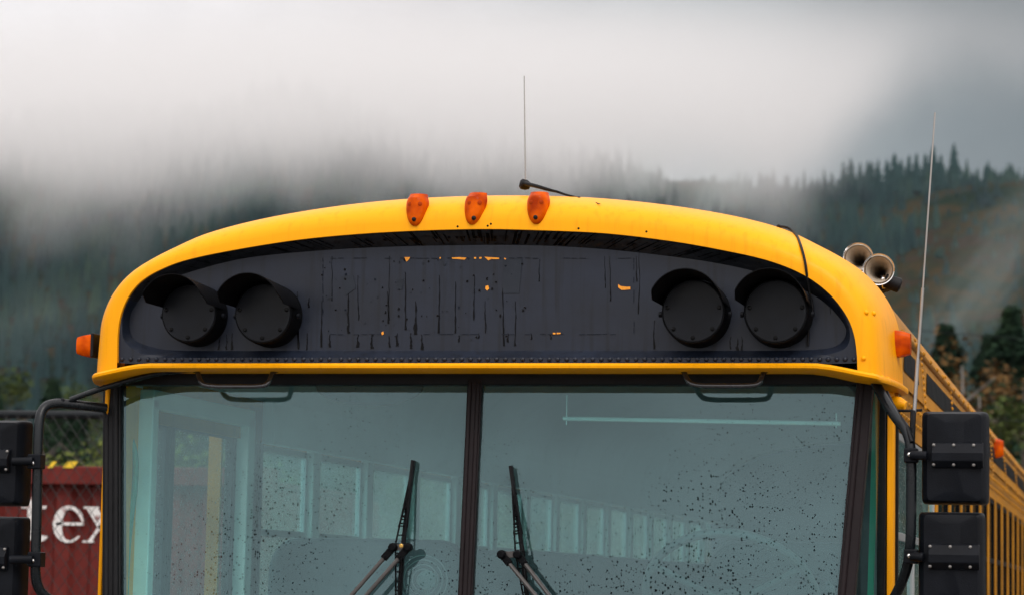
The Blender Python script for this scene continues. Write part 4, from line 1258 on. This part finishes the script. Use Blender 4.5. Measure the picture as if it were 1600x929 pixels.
# ---------------------------------------------------------------- warning lights
def warning_light(px, py, rp_, label):
    face = at(px, py, -.035); r = rp_ * 7.25 / 4000 * 1.0; c = Vector((face.x, 0, face.z))
    mb = MB(); mb.lathe((c.x, .058, c.z), (0, -1, 0), [(0, r * 1.08), (.05, r * 1.06), (.085, r * 1.03), (.0905, r * 1.0)], 44)
    root = mb.build('warning_light', M['black_matt'], bus, smooth=30); root['label'] = label
    mb = MB(); mb.lathe((c.x, -.0325, c.z), (0, -1, 0), [(-.02, r * .97), (.0, r * .97), (.003, r * .955), (.0035, r * .02)], 44); mb.cur = 1
    for a in (8, 90 + 82, 222, 270, 318): 
        mb.lathe((c.x + r * .84 * math.cos(R(a)), -.0352, c.z + r * .84 * math.sin(R(a))), (0, -1, 0), [(0, .0065), (.003, .0065), (.0035, .004)], 10)
    cov = mb.build('blanking_disc', [M['disc'], M['drip']], root, smooth=30)
    # hood: upper part of a tube, deep at the crown and scalloped to the sides
    mb = MB(); n = 40
    rows_o0, rows_o1, rows_i1, rows_i0 = [], [], [], []
    for k in range(n + 1):
        a = 10 + 158 * k / n; q = abs(a - 90)
        Lh = .155 if q < 62 else .155 - .045 * smooth((q - 62) / 18)
        d = Vector((math.cos(R(a)), 0, math.sin(R(a)))); ro, ri = r * 1.085, r * 1.06; fl = 1 + .08 * Lh / .155
        rows_o0.append(Vector((c.x, .03, c.z)) + d * ro); rows_o1.append(Vector((c.x, -.03 - Lh, c.z)) + d * ro * fl)
        rows_i1.append(Vector((c.x, -.03 - Lh, c.z)) + d * ri * fl); rows_i0.append(Vector((c.x, .0, c.z)) + d * ri)
    mb.rings([rows_o0, rows_o1, rows_i1, rows_i0], cap=False, cyc=False)
    mb.build('hood', M['black_matt'], root, smooth=40)
    for sx_ in (-1, 1):
        mb = MB(); mb.lathe((c.x + sx_ * r * 1.08, -.0, c.z - .005), (sx_, 0, 0), [(0, .008), (.008, .008), (.009, .004)], 8); mb.build('hood_screw', M['black_plastic'], root)
    return root


warning_light(295, 489, 47, 'outermost warning light on the left of the sign')
warning_light(411, 489, 48, 'inner warning light on the left of the sign')
warning_light(1083, 486, 49, 'inner warning light on the right of the sign')
warning_light(1212, 486, 49, 'outermost warning light on the right, a wire behind it')


# ---------------------------------------------------------------- roof marker lights
CW2 = ROT.transposed()


def proj(p):
    c = CW2 @ (p - CAM); return 800 - FPX * c.x / c.z, 464.5 + FPX * c.y / c.z


PRJ = [(proj(p), p) for k in range(NR) for p in rings[k]]


def shell_y(px, py):
    """point of the cap surface under a photo pixel"""
    best = sorted(((a[0] - px) ** 2 + (a[1] - py) ** 2, i) for i, (a, p) in enumerate(PRJ))[:4]
    wsum = sum(1 / (d + .5) for d, _ in best); q = Vector((0, 0, 0))
    for d, i in best: q += PRJ[i][1] * (1 / (d + .5) / wsum)
    return q


for j, (px, py) in enumerate(((652, 328), (745, 326), (841, 325))):
    s0 = shell_y(px, py); s1 = shell_y(px, py - 18); sB = shell_y(px, py + 25); s0 = Vector((at(px, py, sB.y + .02).x, sB.y + .03, sB.z)); top = at(px, py - 23, sB.y + .038); bot = at(px, py + 25, sB.y)
    H_ = .094; Wd = .033; nl = 15
    tilt = [0, R(-16), 0][j]
    prof = []
    mb = MB(); rs = []
    for k in range(nl):
        t = k / (nl - 1)      # 0 top .. 1 bottom tip
        wv = Wd * ((.80 + .20 * smooth(t / .28)) if t < .28 else math.sqrt(max(.003, 1 - ((t - .28) / .74) ** 1.9)))
        dp = .036 * (1 - t) ** .55 * (.55 + .45 * smooth(t / .18)) + .010
        zc_ = top.z + (bot.z - top.z) * t; yc_ = sB.y + .004 + .034 * (1 - t)
        rs.append([Vector((s0.x + wv * math.cos(R(a)), yc_ - dp * max(0, math.sin(R(a))) ** .75, zc_)) for a in range(0, 181, 15)] + [Vector((s0.x, yc_ + .01, zc_))])
    mb.rings(rs)
    if tilt:
        for k, v in enumerate(mb.v):
            q = Vector(v) - Vector((s0.x, s0.y, s0.z)); q = Matrix.Rotation(tilt, 3, 'Z') @ q; mb.v[k] = tuple(q + Vector((s0.x, s0.y, s0.z)))
    ml = mb.build('roof_marker_light', M['amber'], bus, smooth=28)
    ml['label'] = ('amber marker light, left of the three on the cap', 'amber marker light, twisted middle one of three', 'amber marker light beside the antenna foot')[j]
    mb = MB(); e = MB()
    mb.lathe((s0.x, sB.y - .012, at(px, py + 18, s0.y).z), (0, -1, 0), [(0, .0070), (.005, .0060), (.007, .003)], 10)
    mb.build('lens_screw', M['rubber'], ml, smooth=40)
    mb = MB()
    for sx_ in (-1, 1):
        cc = Vector((s0.x + sx_ * .015, sB.y - .007, at(px, py - 6, s0.y).z))
        mb.lathe(cc, (sx_ * .5, -1, .2), [(0, .0065), (.002, .0065), (.003, .004)], 14)
    mb.build('lens_boss', M['boss'], ml, smooth=40)


def side_marker(cx_, y, z, sg, label, hh=.06):
    mb = MB(); n = 8; rs = []
    for k in range(n + 1):
        t = k / n; d = .006 + .050 * t; s_ = 1 - .25 * t ** 2
        w2, h2 = .030 * s_, hh / 2 * s_
        rs.append([Vector((cx_ + sg * d, y + w2 * math.cos(a) * (1 if abs(math.cos(a)) < .8 else .9) * 1.25, z + h2 * math.sin(a) * 1.15 + 0)) for a in (2 * math.pi * j / 20 for j in range(20))])
    # squarish section
    for r_ in rs:
        for p in r_:
            dy, dz = p.y - y, p.z - z; m_ = max(abs(dy) / .0375, abs(dz) / (hh / 2 * 1.15), 1e-6); l_ = math.hypot(dy / .0375, dz / (hh / 2 * 1.15)); f = (l_ / m_) ** .6
            p.y = y + dy * f; p.z = z + dz * f
    mb.rings(rs); ml = mb.build('side_marker_light', M['amber'], bus, smooth=35); ml['label'] = label
    mb = MB(); mb.box((cx_ + sg * .001, y, z), (.011, .074, hh * 1.2)); mb.build('mounting_base', M['rubber'], ml, bevel=.004)


p = at(150, 540, .12); side_marker(p.x + .002, .12, p.z, -1, 'amber side marker at the left end of the cap', .062)
p = at(1386, 537, .26); side_marker(p.x + .012, .26, p.z, 1, 'amber side marker at the right end of the cap', .070)
p = atx(1552, 700, 1.17); side_marker(1.165, p.y, p.z, 1, 'amber clearance light far back on the roof edge', .09)


# ---------------------------------------------------------------- grab rails under the lip
def grab_rail(P, label, dep=-.01):
    mb = MB(); path = [at(a, b, y) for a, b, y in P]
    mb.tube(path, .0075, 10, smooth_iter=2)
    o_ = mb.build('grab_rail', M['railtube'], bus, smooth=60); o_['label'] = label


grab_rail([(278, 577, .10), (302, 577, .10), (309, 579, .065), (313, 597, .05), (325, 603, .045), (370, 603, .045), (412, 603, .045), (420, 597, .05), (426, 580, .065), (434, 577, .10), (455, 577, .10)], 'black grab rail hanging over the left windshield pane')
grab_rail([(1040, 576, .10), (1063, 576, .10), (1069, 579, .065), (1074, 595, .05), (1086, 602, .045), (1130, 602, .045), (1178, 602, .045), (1188, 597, .05), (1193, 580, .065), (1200, 577, .10), (1222, 577, .10)], 'black grab rail hanging over the right windshield pane')


# ---------------------------------------------------------------- wipers
def wiper(blade, arms, label, lean):
    root = None
    b0, b1, b2 = [wpt(*q, off=.030) for q in blade]
    mb = MB(); mb.tube([b0, b0.lerp(b1, .5), b1, b2], .0055, 6)
    mb.bar(b0 + Vector((0, .018, 0)), b1 + Vector((0, .018, 0)), .006, .016, (0, 1, 0)); mb.bar(b1 + Vector((0, .018, 0)), b2 + Vector((0, .018, 0)), .006, .016, (0, 1, 0))
    root = mb.build('wiper', M['rubber'], bus, smooth=40); root['label'] = label
    # bridges of the blade frame
    mb = MB(); ax = (b1 - b0).normalized(); sd_ = Vector((0, -1, 0)); lat = ax.cross(sd_)
    mid = b0.lerp(b1, 1.0)
    for (t0, t1, hh) in ((.25, 1.0, .026), (.48, .80, .016)):
        q0 = b0.lerp(b1, t0); q1 = b0.lerp(b1, t1)
        for s_ in (-1, 1):
            mb.bar(q0 + lat * .003 * s_, q1 + lat * .013 * s_ + sd_ * hh, .004, .005, sd_)
        for k in range(1, 7):
            c_ = q0.lerp(q1, k / 7); wd_ = .003 + .010 * k / 7; mb.bar(c_ - lat * wd_ + sd_ * hh * k / 7, c_ + lat * wd_ + sd_ * hh * k / 7, .004, .005, sd_)
    q0 = b1; q1 = b2
    for s_ in (-1, 1): mb.bar(q0 + lat * .013 * s_ + sd_ * .026, q1 + lat * .006 * s_, .004, .005, sd_)
    for k in range(0, 6):
        c_ = q0.lerp(q1, k / 7); wd_ = .013 - .008 * k / 7; mb.bar(c_ - lat * wd_ + sd_ * .02, c_ + lat * wd_ + sd_ * .02, .004, .005, sd_)
    mb.build('blade_frame', M['black_matt'], root)
    for (pts) in arms:
        P = [wpt(*q[:2], off=.07 + lean) for q in pts]
        mb = MB(); mb.tube([P[0].lerp(P[1], .22), P[1], P[1] + (P[1] - P[0]) * 1.2], .0064, 8)
        mb.build('wiper_arm', M['arm'], root, smooth=40)
        mb = MB(); mb.bar(P[0], P[0].lerp(P[1], .24), .020, .012, (0, -1, 0)); mb.lathe(P[0] + Vector((0, .008, 0)), (0, -1, 0), [(0, .013), (.02, .013), (.024, .009)], 14)
        mb.lathe(P[0].lerp(P[1], .2) + Vector((0, -.006, 0)), (0, -1, 0), [(0, .005), (.004, .004)], 8)
        mb.build('arm_head', M['black_matt'] , root, bevel=.0015)
    A = wpt(*arms[0][0], off=.065 + lean); B = wpt(*arms[1][0], off=.065 + lean); mb = MB(); mb.bar(A, B, .018, .006, (0, -1, 0)); mb.tube([(A + B) / 2, b1 + Vector((0, -.01, 0))], .006, 6); mb.build('link_plate', M['arm'], root, bevel=.001)
    return root


w1 = wiper([(649, 719), (633, 850), (626, 950)], [[(625, 855), (560, 929)], [(648, 855), (583, 929)]], 'left wiper with twin arms reaching down to the left', 0)
w2 = wiper([(801, 728), (819, 862), (828, 950)], [[(793, 866), (845, 929)], [(818, 866), (866, 929)]], 'right wiper with twin arms reaching down to the right', 0)
q = wpt(642, 853, off=.10); mb = MB(); mb.lathe(q, (0, -1, 0), [(0, .0065), (.005, .0065), (.006, .004)], 6); mb.build('brass_nut', M['brass'], w1)


# ---------------------------------------------------------------- mirrors
def mirror_head(c, wd, hh, parent, label, armx):
    """back of a mirror: domed plastic shell, chamfered at the sides, with a bolted strap across"""
    mb = MB(); rs = []
    for (k, y) in ((1.0, .055), (1.0, .045), (.985, .02), (.93, .0), (.80, -.018), (.3, -.026)):
        r_ = []
        for i in range(40):
            a = 2 * math.pi * i / 40; ca, sa = math.cos(a), math.sin(a); e = .11
            x_ = math.copysign(abs(ca) ** e, ca) * wd / 2; z_ = math.copysign(abs(sa) ** e, sa) * hh / 2
            kx = 1 - (1 - k) * 1.0; kz = 1 - (1 - k) * .35
            r_.append(Vector((c.x + x_ * kx, c.y + y, c.z + z_ * kz)))
        rs.append(r_)
    mb.rings(rs); root = mb.build('mirror', M['black_plastic'], parent, smooth=30); root['label'] = label
    mb = MB(); sgn = 1 if armx > c.x else -1
    x0 = c.x - .095 * 1.0 * (wd / .19) * (1 if sgn > 0 else .78); x1 = c.x + .095 * (wd / .19) * (.78 if sgn > 0 else 1)
    mb.prism([(x0 + .01, c.y - .024, c.z + .045), (x1 - .01, c.y - .024, c.z + .045), (x1 - .01, c.y - .045, c.z + .014), (x1 - .01, c.y - .045, c.z - .014)][:0] or
             [(x0 + .012, c.y - .020, c.z + .040), (x0 + .012, c.y - .034, c.z + .038), (x0 + .012, c.y - .052, c.z + .010), (x0 + .012, c.y - .052, c.z - .012), (x0 + .012, c.y - .034, c.z - .030), (x0 + .012, c.y - .020, c.z - .030)], (x1 - x0 - .024, 0, 0))
    mb.tube([(x0 if sgn < 0 else x1, c.y - .040, c.z + .002), (armx, c.y - .03, c.z + .004)], .013, 10)
    st = mb.build('bracket', M['black_plastic'], parent, bevel=.003)
    for i in range(3):
        for zz, yy in ((.032, -.040), (-.022, -.044)):
            mb = MB(); mb.dome((c.x + (i - 1) * .054, c.y + yy, c.z + zz), (0, -1, .2 if zz > 0 else -.3), .005, .004, 8); mb.build('bolt', M['bolt'], parent, smooth=60)
    return root


def arm_path(P, r, parent, name='arm_tube', m=None):
    mb = MB(); mb.tube([at(a, b, y) for a, b, y in P], r, 12, smooth_iter=2); return mb.build(name, m or M['tube'], parent, smooth=60)


# right
ar = arm_path([(1368, 598, .10), (1385, 630, .06), (1402, 655, .03), (1417, 672, .0), (1424, 700, -.02), (1424, 780, -.02), (1423, 850, -.02), (1418, 885, .0), (1408, 912, .03), (1396, 935, .06)], .0145, bus, 'mirror_arm')
ar['label'] = 'black tubular mirror arm on the right of the windshield'
for (pxc, pyc, w_, h_, lab) in ((1491.5, 714, 103, 144, 'upper right mirror seen from its bolted back'), (1486, 872, 102, 144, 'lower right mirror seen from its bolted back')):
    c = at(pxc, pyc, -.02); c.y = -.02; axx = at(1424, pyc, -.02).x
    mirror_head(c, w_ * .00178, h_ * .00178, ar, lab, axx)
    mb = MB(); mb.box((axx, -.025, c.z + .004), (.038, .042, .040)); mb.build('clamp', M['black_plastic'], ar, bevel=.004)
    mb = MB(); mb.dome((axx - .004, -.046, c.z + .006), (0, -1, 0), .007, .006, 10); mb.build('clamp_bolt', M['chrome'], ar, smooth=60)
arm_path([(1385, 612, .10), (1398, 640, .05), (1416, 664, .0), (1425, 690, -.03)], .006, ar, 'stay_wire', M['rubber'])
# left
al = arm_path([(165, 637, .10), (140, 634, .06), (110, 631, .03), (86, 629, .0), (68, 635, -.03), (61, 655, -.05), (59, 700, -.06), (58, 780, -.06), (56, 860, -.06), (55, 892, -.06), (58, 915, -.05), (70, 932, -.03), (90, 940, 0), (160, 945, .05)], .0150, bus, 'mirror_arm')
al['label'] = 'black tubular mirror arm bent out on the left of the windshield'
arm_path([(110, 624, .02), (150, 609, .04), (200, 594, .06), (240, 584, .07), (262, 580, .08), (300, 577, .10)], .0085, al, 'stay_tube')
for (pxc, pyc, h_, lab) in ((-7, 722, 144, 'upper left mirror cut by the picture edge'), (-11, 874, 146, 'lower left mirror cut by the picture edge')):
    c = at(pxc, pyc, -.06); c.y = -.06; axx = at(58, pyc, -.06).x
    mirror_head(c, 103 * .00178, h_ * .00178, al, lab, axx)
    mb = MB(); mb.box((axx, -.065, c.z + .004), (.042, .042, .044)); mb.build('clamp', M['black_plastic'], al, bevel=.004)
    q = at(51, pyc + 1, -.085); mb = MB(); mb.dome((q.x, -.086, q.z), (0, -1, 0), .007, .006, 10); mb.build('clamp_bolt', M['chrome'], al, smooth=60)
mb = MB(); q = at(95, 628, .01)
for k in range(3): a_ = at(88 + k * 5, 627, .01); mb.dome(a_, (0, -.5, 1), .009, .012, 8)
mb.build('hinge_nuts', M['black_plastic'], al, smooth=50)

# ---------------------------------------------------------------- antennas
def shellpt(px, py): return shell_y(px, py)


s_ = shell_y(822, 300)
bs = at(818, 292, .2); mb = MB(); mb.lathe(bs + Vector((0, 0, -.05)), (0, 0, 1), [(0, .020), (.025, .018), (.006, .017), (.02, .012), (.040, .008)], 16)
mb.lathe(at(817, 288, .18), (-.9, -.3, .2), [(-.022, .010), (-.01, .016), (.004, .016), (.010, .010)], 14)
an = mb.build('roof_antenna', M['rubber'], bus, smooth=40); an['label'] = 'thin roof antenna in the middle of the cap'
mb = MB(); a = at(821, 280, .22); b = at(819, 119, .22); mb.tube([a, a.lerp(b, .5), b], lambda t: .0026 - .0009 * t, 6); mb.dome(b, (0, 0, 1), .0035, .005, 8); mb.build('whip', M['steel'], an)


def onshell(px, py, o_=.004):
    p = shell_y(px, py); q = at(px, py, p.y)
    if (q - p).length > .03: q = p.copy()
    return q + Vector((0, -o_, o_))


mb = MB(); P = [at(820, 287, .17), at(838, 291, .13), at(858, 297, .11)] + [onshell(a, b, .005) for a, b in ((872, 303), (886, 308), (905, 312), (922, 317), (938, 322))]
mb.tube(P, lambda t: .0060 * (1 - t) ** 1.3 + .0012, 8, smooth_iter=1); mb.build('antenna_cable', M['rubber'], an, smooth=60)
mb = MB(); q = onshell(905, 313, .005); mb.dome(q, (0, -1, .4), .006, .005, 8); mb.build('cable_clip', M['rubber'], an)

p0 = at(1427, 668, .02); p1 = at(1434, 560, .02); p2 = at(1442, 450, .02); p3 = at(1461, 176, .02)
mb = MB(); mb.tube([p0, p1], .0055, 8); mb.tube([p1, p2], .0042, 8); mb.tube([p2, p3], .0026, 6); mb.dome(p3, (0, 0, 1), .006, .010, 8)
wa = mb.build('whip_antenna', M['steel'], bus, smooth=60); wa['label'] = 'long steel whip antenna by the right mirrors'
mb = MB(); mb.tube([at(1403, 641, .05), at(1420, 641, .03), at(1441, 640, .03)], .004, 6); mb.tube([at(1427, 641, .02), at(1425, 700, .0)], .008, 8); mb.build('antenna_mount', M['rubber'], wa)
mb = MB(); q = at(1405, 630, .25); mb.lathe(q, (1, -.2, -.3), [(-.03, .010), (-.02, .018), (.0, .020), (.02, .012)], 14); mb.build('antenna_clip', M['yellow'], wa, smooth=60)

# ---------------------------------------------------------------- air horns
def horn(px, py, y, rpx, label):
    c = at(px, py, y); r = rpx * (y + 7.3) / 4000; ax = (CAM + Vector((-.1, 0, .0)) - c).normalized(); ax = Vector((ax.x * .6, ax.y, ax.z * .3)).normalized()
    prof = [(-.42, .012), (-.30, .016), (-.16, .024), (-.08, .034), (-.035, r * .78), (-.012, r * .90), (-.002, r * .97), (.003, r), (.006, r * .985)]
    inn = [(.005, r * .94), (-.004, r * .84), (-.03, r * .66), (-.075, r * .46), (-.15, r * .32), (-.28, .010), (-.281, .002)]
    mb = MB(); mb.lathe(c, ax, prof + inn, 40); h = mb.build('air_horn', M['chrome'], bus, smooth=40); h['label'] = label
    return c, ax, r, h


hc, hax, hr, h1 = horn(1341, 403, 1.05, 23.5, 'chrome trumpet horn, the rear upper of the pair')
hc2, hax2, hr2, h2 = horn(1373, 421, .80, 24.5, 'chrome trumpet horn, the front lower of the pair')
M['throat'] = mat('dusty_horn_throat', (0.42, 0.36, 0.28), 0.55, var=.2)
for h, c, ax, r in ((h1, hc, hax, hr), (h2, hc2, hax2, hr2)):
    mb = MB(); mb.lathe(c, ax, [(-.0045, r * .82), (-.028, r * .64), (-.073, r * .435), (-.148, r * .29), (-.27, .008), (-.272, .001)], 40, cap=False); mb.build('horn_throat', M['throat'], h, smooth=60)
q = at(1396, 443, .84); mb = MB(); mb.lathe(q, (1, .25, -.35), [(-.03, .018), (-.028, .022), (.018, .024), (.022, .020)], 18); mb.build('horn_valve', M['rubber'], h2, smooth=40)
mb = MB(); mb.tube([at(1378, 445, .84), q], .013, 10); mb.lathe(at(1384, 438, .86), (1, 0, -.3), [(-.012, .014), (.016, .014)], 14); mb.build('horn_fitting', M['chrome'], h2, smooth=50)
mb = MB(); mb.bar(at(1366, 455, .95), at(1392, 447, .9), .03, .02); mb.bar(at(1360, 436, 1.0), at(1372, 462, 1.0), .04, .02); mb.build('horn_bracket', M['black_matt'], h2)

# loose cable over the right shoulder of the cap, down to the outer warning light
P = [onshell(a, b, .006) for a, b in ((1216, 357), (1228, 358), (1238, 363), (1246, 372), (1252, 388), (1256, 402), (1259, 416))] + [at(1261, 432, -.0), at(1264, 455, .02), at(1269, 474, .03), at(1270, 490, .03), at(1264, 504, .04), at(1262, 540, .045)]
mb = MB(); mb.tube(P, .0038, 8, smooth_iter=1); mb.dome(onshell(1217, 357, .003), (0, -1, .5), .008, .010, 8); lc = mb.build('loose_cable', M['rubber'], bus, smooth=60)
lc['label'] = 'loose black wire over the right shoulder of the cap'
# touched-up scratches in the yellow paint above the left lights
for PP in ([(252, 417), (256, 412), (264, 409), (272, 409), (280, 413), (286, 412)], [(244, 430), (249, 421), (255, 420), (258, 424), (264, 419), (274, 419)], [(218, 437), (226, 431), (232, 424), (236, 428), (243, 426)]):
    mb = MB(); mb.tube([onshell(a, b, .001) for a, b in PP], lambda t: .0032 * (1 - t) + .0014, 6, smooth_iter=1); mb.build('paint_scratch', M['drip'], cap)
for (px, py) in ((198, 453), (281, 400), (762, 353), (767, 350), (715, 354), (904, 357), (1010, 362)):
    mb = MB(); mb.dome(onshell(px, py, .0), (0, -1, 0), .0035, .001, 7); mb.build('paint_chip', M['drip'], cap)
# green tube added inside the entry door, standing in for the mirror arm's reflection
mb = MB(); mb.tube([at(a, b, .30) for a, b in ((188, 664), (198, 674), (208, 692), (213, 722), (210, 770), (204, 810), (199, 860), (196, 935))], .010, 10, smooth_iter=2)
mb.build('arm_reflection_tube', M['green'], bus, smooth=60)
